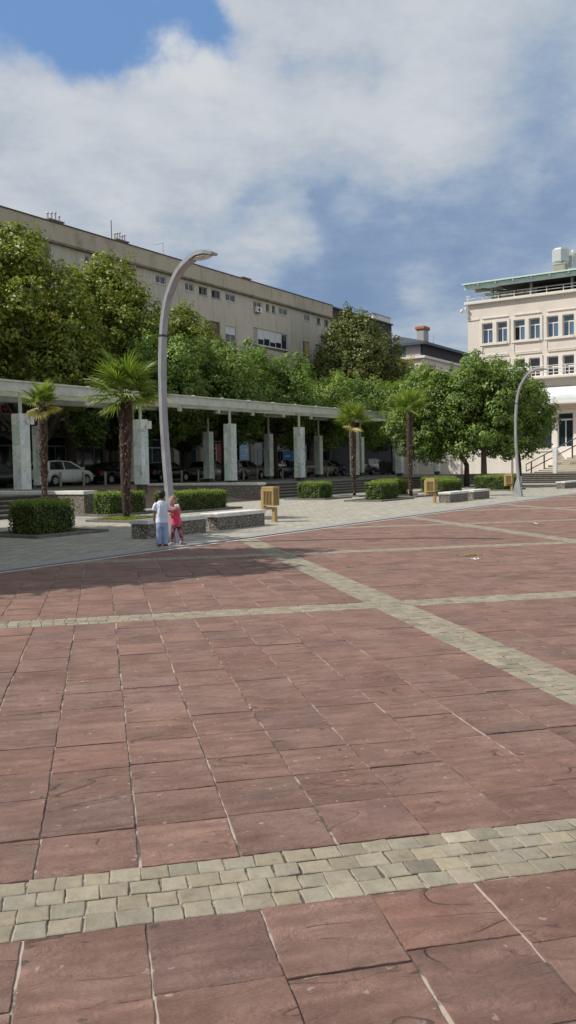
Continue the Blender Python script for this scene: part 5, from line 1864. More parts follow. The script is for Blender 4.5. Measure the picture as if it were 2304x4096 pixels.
# ------------------------------------------------------------------ cream building (right)
r = root('cream_building', 80, 20, 0.75, 'cream stone public building with blue windows and pale green roof', 'building')
FU = 77.0
V1, V0_ = 29.35, 2.0
pairs = []
holes = []
up_h, low_h = [], []
for k in range(9):
    c = 27.98 - 2.96 * k
    if c - 2.4 < V0_ + 0.3:
        break
    up_h += [(c - 1.02, c, 12.65, 14.47), (c - 2.36, c - 1.38, 12.65, 14.47)]
    low_h += [(c - 1.02, c, 9.32, 10.98), (c - 2.36, c - 1.38, 9.32, 10.98)]
gl = [(21.9, 30.5 - 1.4, 2.85, 6.0)]
m = MB()
wall_holes(m, 'u', FU, V0_, V1, 6.2, 16.3, up_h + low_h, 0.35)
for u, v, w_, h_ in ():
    pass
m.add([(FU, V1, 6.2), (FU + 14, V1, 6.2), (FU + 14, V1, 16.3), (FU, V1, 16.3)], [(0, 1, 2, 3)])
m.add([(FU, V0_, 0.7), (FU + 14, V0_, 0.7), (FU + 14, V0_, 16.3), (FU, V0_, 16.3)], [(0, 1, 2, 3)])
m.add([(FU, V0_, 16.3), (FU + 14, V0_, 16.3), (FU + 14, V1, 16.3), (FU, V1, 16.3)], [(0, 1, 2, 3)])
m.build('wall', M['cream'], r, flat_normals=False)
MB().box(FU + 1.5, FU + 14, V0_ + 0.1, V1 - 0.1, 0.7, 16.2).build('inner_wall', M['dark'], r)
for i, (a, b, c, d) in enumerate(up_h):
    window(r, 'u', FU, a, b, c, d, 0.28, M['creamtrim'], M['blueglass'], 2, 0.075, transom=13.85, sill=False, open_=(0.5, 1.0) if i == 2 else None)
for a, b, c, d in low_h:
    window(r, 'u', FU, a, b, c, d, 0.28, M['creamtrim'], M['glass'], 2, 0.075, transom=10.0, sill=False)
# raised surrounds, one for each pair, and hood mouldings
for k in range(len(up_h) // 2):
    c = 27.98 - 2.96 * k
    for zb, zt in ((12.65, 14.47), (9.32, 10.98)):
        m = MB()
        e = 0.07
        m.box(FU - e, FU - 0.002, c - 2.36 - 0.22, c - 2.36, zb - 0.2, zt + 0.22)
        m.box(FU - e, FU - 0.002, c, c + 0.22, zb - 0.2, zt + 0.22)
        m.box(FU - e, FU - 0.002, c - 2.36, c, zt, zt + 0.22)
        m.box(FU - e - 0.06, FU - 0.002, c - 2.36, c, zb - 0.2, zb)
        m.box(FU - e - 0.03, FU - 0.002, c - 1.38, c - 1.02, zb, zt)
        m.box(FU - 0.09, FU - 0.002, c - 2.45, c - 0.05, zt + 0.42, zt + 0.50)
        m.build('window_surround', M['creamtrim'], r)
    m = MB()
    m.box(FU - 0.05, FU - 0.002, c - 2.42, c + 0.06, 11.55, 11.62)
    m.box(FU - 0.05, FU - 0.002, c - 0.02, c + 0.06, 11.62, 12.35)
    m.build('panel_moulding', M['creamtrim'], r)
MB().box(FU - 0.06, FU - 0.002, 28.3, V1 + 0.03, 14.85, 15.0).build('string_course', M['creamtrim'], r)
MB().box(FU - 0.28, FU + 14, V0_, V1 + 0.25, 16.3, 16.55, 0.03).build('cornice', M['creamtrim'], r)
m = MB()
for k in range(20):
    v = V1 - 0.1 - 1.45 * k
    if v < V0_:
        break
    m.box(FU - 0.22, FU - 0.17, v - 0.03, v + 0.03, 16.55, 17.08)
for z in (16.80, 17.05):
    m.tube([(FU - 0.2, V0_, z), (FU - 0.2, V1 + 0.1, z)], 0.03, 6)
m.tube([(FU - 0.2, V1 + 0.1, 17.05), (FU + 6, V1 + 0.1, 17.05)], 0.03, 6)
m.build('roof_railing', M['whitemetal'], r)
# top terrace: posts, dark glazed penthouse, overhanging green roof
MB().box(FU + 2.6, FU + 12, V0_, 25.5, 16.55, 17.71).build('penthouse', M['cream'], r)
MB().box(FU + 2.5, FU + 2.59, V0_ + 0.3, 23.6, 16.65, 17.6).build('penthouse_glazing', M['glass'], r)
for k in range(8):
    MB().box(FU + 0.5, FU + 0.72, 27.2 - 3.6 * k - 0.11, 27.2 - 3.6 * k + 0.11, 16.55, 17.72).build('roof_post', M['greygal'], r)
MB().box(FU + 3.0, FU + 3.3, 27.3, 27.6, 16.55, 18.3).build('roof_post', M['greygal'], r)
m = MB()
m.extr([(FU - 0.9, 18.02), (FU - 0.9, 18.14), (FU + 6.0, 18.75), (FU + 13, 18.14), (FU + 13, 18.02), (FU + 6.0, 18.63)], 'y', V0_ - 1, V1 + 0.2)
m.build('roof_sheet', M['greenroof'], r)
m = MB()
m.box(FU - 0.62, FU - 0.50, V0_ - 1, V1 + 0.05, 17.60, 18.0)
m.build('roof_beam', M['greenroof'], r)
MB().box(FU - 0.49, FU + 12, V0_ - 1, 26.4, 17.72, 17.80).build('dark_underside', M['darktrim'], r)  # dark panel added so the roof underside reads as shaded
m = MB()
for k in range(4):
    m.box(FU - 0.49 + 2.2 * k, FU - 0.37 + 2.2 * k, 26.4, V1 + 0.1, 17.72, 17.98)
m.add([(FU - 0.5, V1 + 0.05, 17.75), (FU - 0.38, V1 + 0.05, 17.75), (FU + 4, 26.4, 17.75), (FU + 3.9, 26.4, 17.75), (FU - 0.5, V1 + 0.05, 17.95), (FU - 0.38, V1 + 0.05, 17.95), (FU + 4, 26.4, 17.95), (FU + 3.9, 26.4, 17.95)], [(3, 2, 1, 0), (4, 5, 6, 7), (0, 1, 5, 4), (1, 2, 6, 5), (2, 3, 7, 6), (3, 0, 4, 7)])
m.build('eave_beams', M['greyframe'], r)
for k in range(17):
    v = V1 - 1.3 - 1.62 * k
    if v < V0_:
        break
    MB().add([(FU - 0.85, v - 0.06, 17.86), (FU - 0.85, v + 0.06, 17.86), (FU + 5, v + 0.06, 18.25), (FU + 5, v - 0.06, 18.25), (FU - 0.85, v - 0.06, 18.0), (FU - 0.85, v + 0.06, 18.0), (FU + 5, v + 0.06, 18.65), (FU + 5, v - 0.06, 18.65)],
             [(3, 2, 1, 0), (4, 5, 6, 7), (0, 1, 5, 4), (1, 2, 6, 5), (2, 3, 7, 6), (3, 0, 4, 7)]) if False else None
    m = MB()
    m.box(FU - 0.86, FU - 0.56, v - 0.06, v + 0.06, 17.83, 18.015)
    m.build('roof_rib', M['greygal'], r)
m = MB()
m.tube([(FU - 0.12, V1 + 0.03, 15.95), (FU - 0.35, V1 + 0.35, 15.95)], 0.05, 8)
m.ball((FU - 0.4, V1 + 0.42, 15.75), (0.15, 0.15, 0.2))
m.box(FU - 0.3, FU - 0.1, V1 + 0.05, V1 + 0.25, 15.8, 16.1, 0.02)
sc = m.build('security_camera', M['whitemetal'], r)
# balcony band under the middle windows
MB().box(FU - 1.0, FU - 0.002, V0_, V1 - 3, 9.0, 9.22, 0.03).build('balcony_slab', M['creamtrim'], r)
m = MB()
for z in (9.50, 9.80, 10.08):
    m.tube([(FU - 0.9, V0_, z), (FU - 0.9, V1 - 3.2, z)], 0.035, 6)
for k in range(14):
    v = V1 - 3.2 - 1.48 * k
    if v < V0_:
        break
    m.box(FU - 0.93, FU - 0.87, v - 0.03, v + 0.03, 9.22, 10.08)
m.build('balcony_railing', M['whitemetal'], r)
MB().box(FU - 0.25, FU - 0.002, V0_, 26.5, 8.30, 8.999).build('frieze', M['cream'], r)
# curved white canopy over the entrance
m = MB()
pr = [(FU - 0.003, 8.28)] + [(FU - 0.25 - 1.25 * math.sin(a), 6.95 + 1.30 * math.cos(a)) for a in [i * math.pi / 2 / 9 for i in range(10)]] + [(FU - 1.5, 6.85), (FU - 0.003, 6.85)]
m.extr(pr, 'y', 6.0, 23.0)
m.build('curved_awning', pmat('white_sheet_awning', (0.66, 0.69, 0.68), 0.4, 0.05, 2), r)
MB().box(FU - 1.58, FU - 0.003, 6.0, 23.1, 6.70, 6.849).build('awning_edge', M['creamtrim'], r)
# ground floor
m = MB()
wall_holes(m, 'u', FU - 0.1, 21.15, 36.5, 2.86, 6.2, [(21.6, 29.0, 2.87, 5.95), (29.6, 36.0, 2.87, 5.6)], 0.3)
wall_holes(m, 'u', FU - 0.1, V0_, 21.15, 0.75, 6.2, [(19.75, 21.13, 2.95, 5.99), (15.0, 19.0, 2.95, 6.0), (9, 14.0, 2.95, 6)], 0.3)
m.add([(FU - 0.1, 36.5, 0.7), (FU + 14, 36.5, 0.7), (FU + 14, 36.5, 6.2), (FU - 0.1, 36.5, 6.2)], [(0, 1, 2, 3)])
m.add([(FU - 0.1, V1, 6.2), (FU + 14, V1, 6.2), (FU + 14, 36.5, 6.2), (FU - 0.1, 36.5, 6.2)], [(0, 1, 2, 3)])
m.add([(FU - 0.1, V0_, 6.2), (FU, V0_, 6.2), (FU, V1, 6.2), (FU - 0.1, V1, 6.2)], [(0, 1, 2, 3)])
m.build('ground_floor_wall', M['creamtrim'], r, flat_normals=False)
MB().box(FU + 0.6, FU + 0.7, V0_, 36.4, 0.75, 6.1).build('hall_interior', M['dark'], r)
for a, b, n_ in ((21.6, 29.0, 7), (29.6, 36.0, 6)):
    window(r, 'u', FU - 0.1, a, b, 2.87, 5.95 if a < 25 else 5.6, 0.2, M['frame'], M['glass'], n_, 0.08, sill=False)
window(r, 'u', FU - 0.1, 19.75, 21.13, 2.95, 5.99, 0.2, M['frame'], M['glass'], 2, 0.09, transom=5.3, sill=False)
window(r, 'u', FU - 0.1, 15.0, 19.0, 2.95, 6.0, 0.2, M['frame'], M['glass'], 4, 0.09, transom=5.3, sill=False)
window(r, 'u', FU - 0.1, 9.0, 14.0, 2.95, 6.0, 0.2, M['frame'], M['glass'], 4, 0.09, transom=5.3, sill=False)
MB().box(FU - 0.6, FU - 0.102, 21.15, 36.6, 0.75, 2.62).build('base_wall', M['travertine'], r)
MB().box(FU - 0.68, FU - 0.103, 21.15, 36.68, 2.62, 2.80, 0.02).build('base_coping', M['creamtrim'], r)
for v in (25.6, 30.4, 34.8):
    MB().box(FU - 0.72, FU - 0.601, v - 0.5, v + 0.5, 0.75, 2.619).build('base_pier', M['creamtrim'], r)
# rooftop ventilation tank
r = root('roof_ventilation_unit', 80, 20.6, 18.6, 'grey octagonal ventilation unit on a brick base on the green roof', 'ventilation unit')
MB().box(79.5, 80.5, 21.15, 22.15, 18.3, 19.45).build('brick_base', M['pilaster'], r)
MB().box(79.45, 80.55, 21.1, 22.2, 19.45, 19.55).build('base_slab', M['greygal'], r)
m = MB()
m.tube([(80, 21.65, 19.55), (80, 21.65, 19.65), (80, 21.65, 19.75), (80, 21.65, 20.75), (80, 21.65, 20.88)], [0.5, 0.56, 0.74, 0.74, 0.66], 8, sec=(1, 0.3, 0))
m.build('drum', M['greygal'], r)
m = MB()
m.tube([(81.4, 20.9, 19.3), (81.4, 20.9, 20.6)], [0.6, 0.6], 8, sec=(1, 0.3, 0))
m.build('rear_drum', M['greygal'], r)
for vv, zz in ((20.65, 20.55), (19.9, 20.3)):
    m = MB()
    m.tube([(80.2, vv, zz), (80.05, vv - 0.2, zz - 0.06)], [0.14, 0.2], 10)
    m.tube([(80.2, vv, zz - 1.9), (80.2, vv, zz)], 0.03, 6)
    m.build('spotlight', M['whitemetal'], r)

# entrance stairs of the cream building
r = root('entrance_stairs', 75, 18, ZT, 'cream stone entrance stairs with stepped left end', 'stairs')
m = MB()
for k in range(12):
    z1 = ZT + 0.165 * (k + 1)
    m.box(73.04 + 0.28 * k, FU - 0.105, V0_, 22.06 - 0.32 * k, z1 - 0.165, z1 - 0.05)
m.build('risers', M['pilaster'], r)  # shadow lines below the treads put in as a darker riser colour
m = MB()
for k in range(12):
    z1 = ZT + 0.165 * (k + 1)
    m.box(73.0 + 0.28 * k, FU - 0.108, V0_ + 0.01, 22.1 - 0.32 * k, z1 - 0.05, z1)
m.build('treads', M['travertine'], r)
# handrail climbing with the stair end
def handrail(u, label, v_a=22.9, v_b=18.4):
    rr = root('handrail', u, v_a, ZT, label, 'handrail')
    def zr(v):
        return ZT + 0.15 + (v_a - v) * 0.50
    MB().tube([(u, v_a, zr(v_a) + 0.02), (u, v_b, zr(v_b) + 0.02), (u, v_b - 3, zr(v_b) + 0.02)], 0.045, 8).build('lower_rail', M['railmetal'], rr)
    MB().tube([(u, v_a, zr(v_a) + 0.02), (u, v_a, zr(v_a) + 0.62), (u, v_b, zr(v_b) + 0.62), (u, v_b - 3, zr(v_b) + 0.62)], 0.045, 8).build('upper_rail', M['railmetal'], rr)
    for v in (v_a - 0.45, v_a - 1.55, v_a - 3.9):
        zz = max(ZT, zr(v) - 0.75)
        MB().box(u - 0.05, u + 0.05, v - 0.05, v + 0.05, zz - 0.1, zr(v) + 0.62).build('post', M['railmetal'], rr)


handrail(73.6, 'dark metal handrail climbing the cream entrance stairs')
r = root('marble_pylon', 70.6, 19.6, ZT, 'pale pointed pylon standing before the entrance stairs', 'pylon')
m = MB()
m.tube([(70.6, 19.6, ZT - 0.02), (70.6, 19.6, 1.7), (70.6, 19.6, 2.85)], [(0.14, 0.14), (0.16, 0.16), (0.17, 0.17)], 4, sec=(1, 0, 0))
m.add([(70.43, 19.43, 2.85), (70.77, 19.43, 2.85), (70.77, 19.77, 2.85), (70.43, 19.77, 2.85), (70.5, 19.7, 3.05)], [(0, 1, 4), (1, 2, 4), (2, 3, 4), (3, 0, 4)])
m.build('shaft', M['whitemetal'], r)

# ------------------------------------------------------------------ litter and leaves on the plaza
def floor_thing(name, x, y, z, mat, label, cat, seed, n, size, spread, flat=True):
    rs = random.Random(seed)
    m = MB()
    for i in range(n):
        cx, cy = rs.gauss(0, spread), rs.gauss(0, spread * 0.5)
        a = rs.uniform(0, 6.28)
        s = size * rs.uniform(0.6, 1.2)
        m.tint = (rs.uniform(0.3, 1), rs.uniform(0.2, 1), 0)
        c, q = math.cos(a) * s, math.sin(a) * s
        h = rs.uniform(0.004, 0.035)
        m.add([(cx - c, cy - q, 0.006), (cx + q * 0.5, cy - c * 0.5, h), (cx + c, cy + q, 0.012), (cx - q * 0.5, cy + c * 0.5, h * 0.5)], [(0, 1, 2, 3)])
    o = m.build(name, mat, world=True, loc=(x, y, z), flat_normals=False)
    return tag(o, label, cat)


floor_thing('fallen_leaves', 6.13, 13.65, 0.004, M['plane'], 'little heap of yellow green fallen leaves on the red paving', 'leaves', 1, 26, 0.055, 0.10)
floor_thing('crumpled_wrapper', 5.95, 13.1, 0.004, M['blind'], 'grey crumpled wrapper below the leaf heap', 'litter', 2, 6, 0.05, 0.05)
floor_thing('fallen_leaves', 3.75, 12.9, 0.004, M['plane'], 'two pale fallen leaves left of the leaf heap', 'leaves', 3, 5, 0.05, 0.08)
floor_thing('paper_scrap', 10.9, 20.3, 0.004, M['paper'], 'white paper scrap far out on the red paving', 'litter', 4, 4, 0.07, 0.06)
rs = random.Random(9)
m = MB()
for i in range(340):
    if i < 300:
        U_ = rs.uniform(18, 60)
        V_ = VK - abs(rs.gauss(0, 2.2))
        p = P(U_, V_)
        x, y = p.x, p.y
    else:
        y = rs.uniform(5, 20)
        x = y * math.tan(math.radians(rs.uniform(-5, 30)))
    if (y - x) / R2 > VK - 0.02:
        continue
    a = rs.uniform(0, 6.28)
    s = rs.uniform(0.005, 0.014) * (1 + y / 20)
    c, q = math.cos(a) * s, math.sin(a) * s
    m.tint = (0.4, 1, 0)
    m.add([(x - c, y - q, 0.0045), (x + q * 0.5, y - c * 0.5, 0.006), (x + c, y + q, 0.0045), (x - q * 0.5, y + c * 0.5, 0.006)], [(0, 1, 2, 3)])
o = m.build('leaf_litter', pmat('dry_leaf_bits', (0.5, 0.42, 0.3), 0.9, 0.4, 40), world=True, flat_normals=False)
tag(o, 'pale dry leaf bits scattered over the paving', 'leaf litter', kind='stuff')

# ------------------------------------------------------------------ the two children
def remesh(o, vox=0.007, smooth=2):
    md = o.modifiers.new('r', 'REMESH')
    md.mode = 'VOXEL'
    md.voxel_size = vox
    md.use_smooth_shade = True
    if smooth:
        s = o.modifiers.new('s', 'SMOOTH')
        s.factor = 0.5
        s.iterations = smooth
    return o


def hand(m, p, d, up, s=1.0, curl=0.5, side=1):
    """palm at p pointing along d, back of the hand towards up"""
    p, d, up = Vector(p), Vector(d).normalized(), Vector(up).normalized()
    sd = d.cross(up).normalized()
    m.tube([p - d * 0.01, p + d * 0.02 * s, p + d * 0.055 * s], [(0.016 * s, 0.011 * s), (0.026 * s, 0.012 * s), (0.027 * s, 0.011 * s)], 10, sec=tuple(sd))
    for i, (o_, L) in enumerate(((-0.020, 0.045), (-0.007, 0.052), (0.006, 0.048), (0.019, 0.038))):
        b = p + d * 0.052 * s + sd * o_ * s
        k1 = b + (d * math.cos(curl * 0.5) - up * math.sin(curl * 0.5)) * L * 0.5 * s
        k2 = k1 + (d * math.cos(curl * 1.4) - up * math.sin(curl * 1.4)) * L * 0.5 * s
        m.tube([b - d * 0.008, k1, k2], [0.0068 * s, 0.0062 * s, 0.005 * s], 6)
    t0 = p + d * 0.012 * s + sd * side * 0.022 * s
    t1 = t0 + (d * 0.6 + sd * side * 0.8) * 0.022 * s
    t2 = t1 + (d * 0.9 + sd * side * 0.2 - up * 0.3) * 0.022 * s
    m.tube([t0 - d * 0.005, t1, t2], [0.009 * s, 0.0075 * s, 0.006 * s], 6)


def person(x, y, label, build):
    r = bpy.data.objects.new('person', None)
    COL.objects.link(r)
    az = math.atan2(x, y)
    r.location = (x, y, 0.004)
    r.rotation_euler = (0, 0, -az)
    ORG[r.name] = (0, 0, 0)
    tag(r, label, 'person')
    build(r)
    return r


def shoe(m, x, y, rot, L=0.19, w=0.038):
    c, s = math.cos(rot), math.sin(rot)
    pts = [(-0.45, 0.035, 0.8, 0.028), (-0.30, 0.042, 0.95, 0.036), (-0.05, 0.040, 0.95, 0.034), (0.22, 0.030, 1.1, 0.025), (0.42, 0.024, 0.9, 0.018), (0.5, 0.02, 0.45, 0.012)]
    m.tube([(x + c * t * L, y + s * t * L, z) for t, z, ww, hh in pts], [(w * ww, hh) for t, z, ww, hh in pts], 10, sec=(-s, c, 0))


def boy(r):
    H = 0.0
    m = MB()     # body
    m.ball((0.0, 0.01, 1.065), (0.068, 0.085, 0.100), 16, 12)
    m.ball((0.005, 0.045, 1.02), (0.050, 0.055, 0.050), 12, 8)
    m.tube([(0, 0, 0.92), (0, 0.005, 1.01)], [0.042, 0.038], 12)
    for s in (-1, 1):
        m.ball((s * 0.073, 0.012, 1.045), (0.012, 0.02, 0.028), 8, 6)
    m.tube([(0, 0, 0.42), (0, 0, 0.52), (0, 0, 0.66), (0, 0, 0.82), (0, 0, 0.93)], [(0.095, 0.07), (0.10, 0.075), (0.092, 0.068), (0.112, 0.068), (0.05, 0.045)], 14, sec=(1, 0, 0))
    # left arm hanging, right arm bent forward to the girl
    m.tube([(-0.115, 0, 0.885), (-0.145, 0.0, 0.74), (-0.155, 0.02, 0.62), (-0.158, 0.05, 0.53)], [0.036, 0.030, 0.024, 0.018], 10)
    hand(m, (-0.158, 0.055, 0.525), (0.02, 0.15, -1), (-1, 0, 0), 0.85, 0.5, 1)
    m.tube([(0.115, 0, 0.885), (0.140, 0.0, 0.735), (0.19, 0.05, 0.715), (0.245, 0.12, 0.745)], [0.036, 0.032, 0.027, 0.019], 10)
    hand(m, (0.245, 0.12, 0.745), (0.5, 0.55, 0.5), (0, -0.4, 0.9), 0.85, 0.7, -1)
    for s in (-1, 1):
        m.tube([(s * 0.05, 0, 0.50), (s * 0.055, 0.0, 0.30), (s * 0.058, 0.0, 0.08), (s * 0.058, 0.02, 0.035)], [0.058, 0.045, 0.030, 0.026], 10)
    m.ball((0, 0.093, 1.035), (0.012, 0.014, 0.012), 8, 6)
    o = m.build('body', M['skintan'], r)
    remesh(o, 0.0055, 2)
    m = MB()
    m.ball((0.0, -0.004, 1.088), (0.079, 0.092, 0.086), 18, 12)
    m.ball((0.0, -0.035, 1.045), (0.068, 0.062, 0.062), 14, 10)
    rs = random.Random(4)
    for i in range(90):
        a, b = rs.uniform(0, 6.28), rs.uniform(-0.1, 1.4)
        d = Vector((math.cos(a) * math.cos(b), math.sin(a) * math.cos(b), math.sin(b)))
        if d.y > 0.75:
            continue
        p = Vector((d.x * 0.075, -0.004 + d.y * 0.088, 1.085 + d.z * 0.082))
        m.tube([p, p + d * 0.012 + Vector((0, 0, -0.012))], [0.011, 0.005], 5)
    remesh(m.build('hair', M['hairdark'], r), 0.006, 1)
    m = MB()
    m.tube([(0, 0, 0.495), (0.0, 0, 0.51), (0, 0, 0.60), (0, 0, 0.72), (0, 0, 0.84), (0, 0, 0.915), (0, 0.002, 0.945)], [(0.128, 0.094), (0.126, 0.092), (0.118, 0.085), (0.118, 0.083), (0.130, 0.082), (0.095, 0.062), (0.050, 0.045)], 18, sec=(1, 0, 0))
    m.tube([(-0.09, 0, 0.885), (-0.13, 0.0, 0.83), (-0.158, 0.0, 0.745)], [0.052, 0.05, 0.045], 12)
    m.tube([(0.09, 0, 0.885), (0.13, 0.0, 0.83), (0.150, 0.0, 0.745)], [0.052, 0.05, 0.045], 12)
    for (x0, x1, z0, z1) in ((-0.03, -0.06, 0.88, 0.62), (0.02, 0.05, 0.86, 0.6), (0.06, 0.0, 0.80, 0.55), (-0.09, -0.03, 0.74, 0.53), (0.085, 0.095, 0.7, 0.52)):
        m.tube([(x0, -0.076, z0), ((x0 + x1) / 2, -0.084, (z0 + z1) / 2), (x1, -0.085, z1)], [0.005, 0.010, 0.006], 6)
    remesh(m.build('t_shirt', M['teeshirt'], r), 0.0065, 3)
    m = MB()
    m.tube([(0, 0, 0.40), (0, 0, 0.46), (0, 0, 0.525)], [(0.113, 0.085), (0.120, 0.088), (0.112, 0.080)], 16, sec=(1, 0, 0))
    for s in (-1, 1):
        m.tube([(s * 0.056, 0, 0.45), (s * 0.060, 0.0, 0.34), (s * 0.062, -0.004, 0.26), (s * 0.064, 0.0, 0.15), (s * 0.065, 0.0, 0.075), (s * 0.065, 0.004, 0.055)], [0.066, 0.065, 0.063, 0.061, 0.056, 0.046], 14)
        for z in (0.30, 0.24, 0.12, 0.095):
            m.tube([(s * 0.062 - 0.04, -0.044, z), (s * 0.062, -0.056, z - 0.018), (s * 0.062 + 0.035, -0.044, z + 0.01)], 0.007, 6)
    remesh(m.build('trousers', M['jeans'], r), 0.0065, 2)
    for s in (-1, 1):
        m = MB()
        shoe(m, s * 0.066, 0.03, math.pi / 2 - s * 0.25)
        sh = m.build('shoe', M['shoered'], r, smooth=True)
        m = MB()
        shoe_c = (s * 0.066, 0.03)
        a = math.pi / 2 - s * 0.25
        m.tube([(shoe_c[0] + math.cos(a) * t * 0.2, shoe_c[1] + math.sin(a) * t * 0.2, 0.008) for t in (-0.5, -0.3, 0.2, 0.5)], [(0.026, 0.008), (0.038, 0.008), (0.042, 0.008), (0.02, 0.008)], 8, sec=(-math.sin(a), math.cos(a), 0))
        m.build('sole', M['sole'], sh)


def girl(r):
    m = MB()
    hx, hy, hz = -0.075, -0.02, 0.915
    # head turned towards the camera and a little left
    fd = Vector((-0.38, -0.92, -0.05)).normalized()
    sd = Vector((0.92, -0.38, 0)).normalized()
    m.ball((hx, hy, hz + 0.012), (0.070, 0.078, 0.092), 16, 12)
    c = Vector((hx, hy, hz))
    def fp(a, b, z):
        return c + fd * a + sd * b + Vector((0, 0, z))
    m.ball(tuple(fp(0.030, 0, -0.045)), (0.046, 0.046, 0.042), 12, 8)
    m.ball(tuple(fp(0.050, 0.028, -0.030)), (0.024, 0.024, 0.022), 8, 6)
    m.ball(tuple(fp(0.050, -0.028, -0.030)), (0.024, 0.024, 0.022), 8, 6)
    m.tube([fp(0.072, 0, 0.005), fp(0.086, 0, -0.018), fp(0.078, 0, -0.024)], [0.006, 0.009, 0.008], 8)
    for s in (-1, 1):
        m.ball(tuple(fp(-0.005, s * 0.073, -0.012)), (0.012, 0.016, 0.022), 8, 6)
    m.tube([(-0.055, 0.0, 0.78), (-0.068, -0.008, 0.87)], [0.036, 0.032], 12)
    m.tube([(0.0, 0, 0.40), (0.0, 0, 0.48), (-0.015, 0, 0.60), (-0.03, 0, 0.72), (-0.05, 0, 0.80)], [(0.085, 0.07), (0.088, 0.07), (0.078, 0.062), (0.09, 0.06), (0.045, 0.04)], 14, sec=(1, 0, 0))
    # both forearms lifted before the chest, hands round the paper bag
    m.tube([(0.055, 0, 0.76), (0.09, -0.02, 0.66), (0.075, -0.10, 0.655), (0.045, -0.135, 0.735)], [0.029, 0.025, 0.022, 0.016], 10)
    hand(m, (0.045, -0.135, 0.735), (-0.35, -0.1, 0.9), (1, -0.3, 0.2), 0.75, 0.9, 1)
    m.tube([(-0.14, 0, 0.76), (-0.155, -0.03, 0.66), (-0.12, -0.11, 0.65), (-0.055, -0.145, 0.715)], [0.029, 0.025, 0.022, 0.016], 10)
    hand(m, (-0.055, -0.145, 0.715), (0.75, -0.05, 0.55), (-0.3, -0.9, 0.1), 0.75, 0.9, -1)
    m.tube([(-0.05, 0, 0.46), (-0.085, 0.0, 0.26), (-0.105, 0.0, 0.07), (-0.108, -0.01, 0.03)], [0.052, 0.038, 0.026, 0.024], 10)
    m.tube([(0.045, 0, 0.46), (0.075, 0.02, 0.26), (0.112, 0.05, 0.09), (0.120, 0.045, 0.035)], [0.052, 0.038, 0.026, 0.024], 10)
    o = m.build('body', M['skin'], r)
    remesh(o, 0.005, 2)
    for s in (-1, 1):
        MB().ball(tuple(fp(0.066, s * 0.026, 0.006)), (0.0095, 0.006, 0.006), 8, 6).build('eye', M['eyew'], r, smooth=True)
    m = MB()
    m.tube([fp(0.071, -0.016, -0.046), fp(0.079, 0, -0.048), fp(0.071, 0.016, -0.046)], [0.003, 0.005, 0.003], 6)
    m.build('mouth', M['lip'], r, smooth=True)
    m = MB()
    m.ball(tuple(fp(-0.024, 0.006, 0.040)), (0.074, 0.074, 0.080), 16, 12)
    m.ball(tuple(fp(0.014, -0.018, 0.066)), (0.046, 0.046, 0.038), 12, 8)
    m.ball(tuple(fp(0.014, 0.026, 0.064)), (0.044, 0.044, 0.038), 12, 8)
    m.ball(tuple(fp(-0.052, 0.02, -0.01)), (0.052, 0.050, 0.066), 12, 8)
    m.ball(tuple(fp(-0.045, 0.052, 0.085)), (0.030, 0.030, 0.028), 10, 8)
    m.tube([fp(-0.02, 0.066, 0.03), fp(-0.02, 0.077, -0.03), fp(-0.025, 0.07, -0.085)], [0.022, 0.018, 0.006], 8)
    m.tube([fp(-0.03, 0.07, 0.02), fp(-0.06, 0.07, -0.05), fp(-0.06, 0.06, -0.10)], [0.02, 0.018, 0.006], 8)
    remesh(m.build('hair', M['hairlight'], r), 0.006, 1)
    MB().ball(tuple(fp(-0.042, 0.05, 0.062)), (0.022, 0.022, 0.008), 10, 6).build('hair_tie', M['yellow'], r)
    m = MB()
    m.tube([(0.0, 0, 0.425), (0.0, 0, 0.44), (-0.008, 0, 0.54), (-0.022, 0, 0.64), (-0.035, 0, 0.73), (-0.048, 0, 0.80), (-0.055, 0, 0.822)], [(0.113, 0.084), (0.111, 0.082), (0.100, 0.075), (0.094, 0.072), (0.104, 0.070), (0.075, 0.052), (0.042, 0.038)], 16, sec=(1, 0, 0))
    m.tube([(0.035, 0, 0.775), (0.075, -0.01, 0.72)], [0.042, 0.038], 10)
    m.tube([(-0.12, 0, 0.775), (-0.15, -0.015, 0.72)], [0.042, 0.038], 10)
    for (x0, x1, z0, z1) in ((-0.08, -0.05, 0.74, 0.5), (-0.03, 0.0, 0.66, 0.46), (0.03, 0.05, 0.62, 0.46)):
        m.tube([(x0, -0.066, z0), ((x0 + x1) / 2, -0.072, (z0 + z1) / 2), (x1, -0.075, z1)], [0.005, 0.009, 0.006], 6)
    remesh(m.build('pink_top', M['pink'], r), 0.006, 2)
    m = MB()
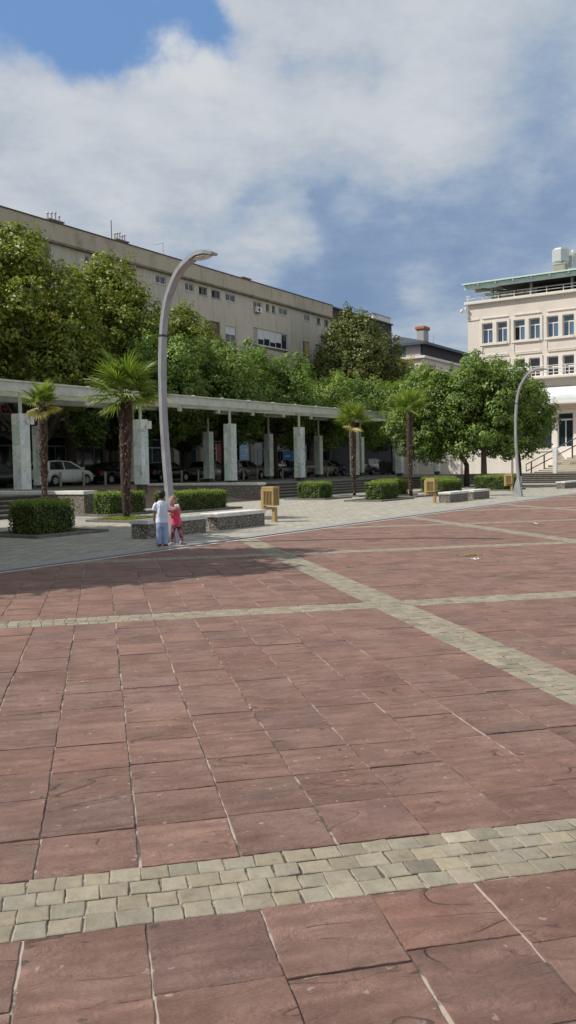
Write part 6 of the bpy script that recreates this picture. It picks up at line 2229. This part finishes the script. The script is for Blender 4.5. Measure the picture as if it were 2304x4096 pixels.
    m.tube([(0, 0, 0.38), (0, 0, 0.43), (0, 0, 0.47)], [(0.095, 0.075), (0.100, 0.076), (0.094, 0.07)], 14, sec=(1, 0, 0))
    m.tube([(-0.048, 0, 0.42), (-0.068, 0.0, 0.34), (-0.086, 0.0, 0.24), (-0.104, 0.0, 0.08), (-0.106, 0.0, 0.06)], [0.058, 0.052, 0.042, 0.033, 0.030], 12)
    m.tube([(0.045, 0, 0.42), (0.058, 0.01, 0.34), (0.078, 0.02, 0.24), (0.112, 0.048, 0.10), (0.116, 0.05, 0.075)], [0.058, 0.052, 0.042, 0.033, 0.030], 12)
    remesh(m.build('leggings', M['leggings'], r), 0.006, 2)
    for x, y, a in ((-0.115, -0.02, -math.pi / 2 - 0.7), (0.135, 0.035, -0.35)):
        m = MB()
        shoe(m, x, y, a, 0.165, 0.036)
        sh = m.build('shoe', M['shoegrey'], r, smooth=True)
        m = MB()
        m.tube([(x + math.cos(a) * t * 0.17, y + math.sin(a) * t * 0.17, 0.008) for t in (-0.5, -0.3, 0.2, 0.5)], [(0.026, 0.008), (0.036, 0.008), (0.040, 0.008), (0.02, 0.008)], 8, sec=(-math.sin(a), math.cos(a), 0))
        m.build('sole', M['sole'], sh)


person(1.20, 17.62, 'small dark haired boy in white t-shirt and light blue trousers, back turned', boy)
gp = person(1.52, 17.98, 'small girl in pink top and patterned leggings leaning by the lamp pole', girl)
rs = random.Random(12)
m = MB()
az = math.atan2(1.52, 17.98)
cx, cy, cz = -0.005, -0.165, 0.80
for i in range(16):
    d = Vector((rs.gauss(0, 1), rs.gauss(0, 1), rs.gauss(0, 1))).normalized()
    m.ball((cx + d.x * 0.055, cy + d.y * 0.022, cz + d.x * 0.012 + d.z * 0.036), (rs.uniform(0.018, 0.036), rs.uniform(0.014, 0.024), rs.uniform(0.014, 0.028)), 7, 5)
o = m.build('paper_bag', M['paper'], world=True, loc=(1.52, 17.98, 0.004), flat_normals=True)
o.rotation_euler = (0, 0, -az)
remesh(o, 0.006, 1)
tag(o, 'crumpled white paper bag held by the girl in pink', 'paper bag')
bpy.context.view_layer.update()
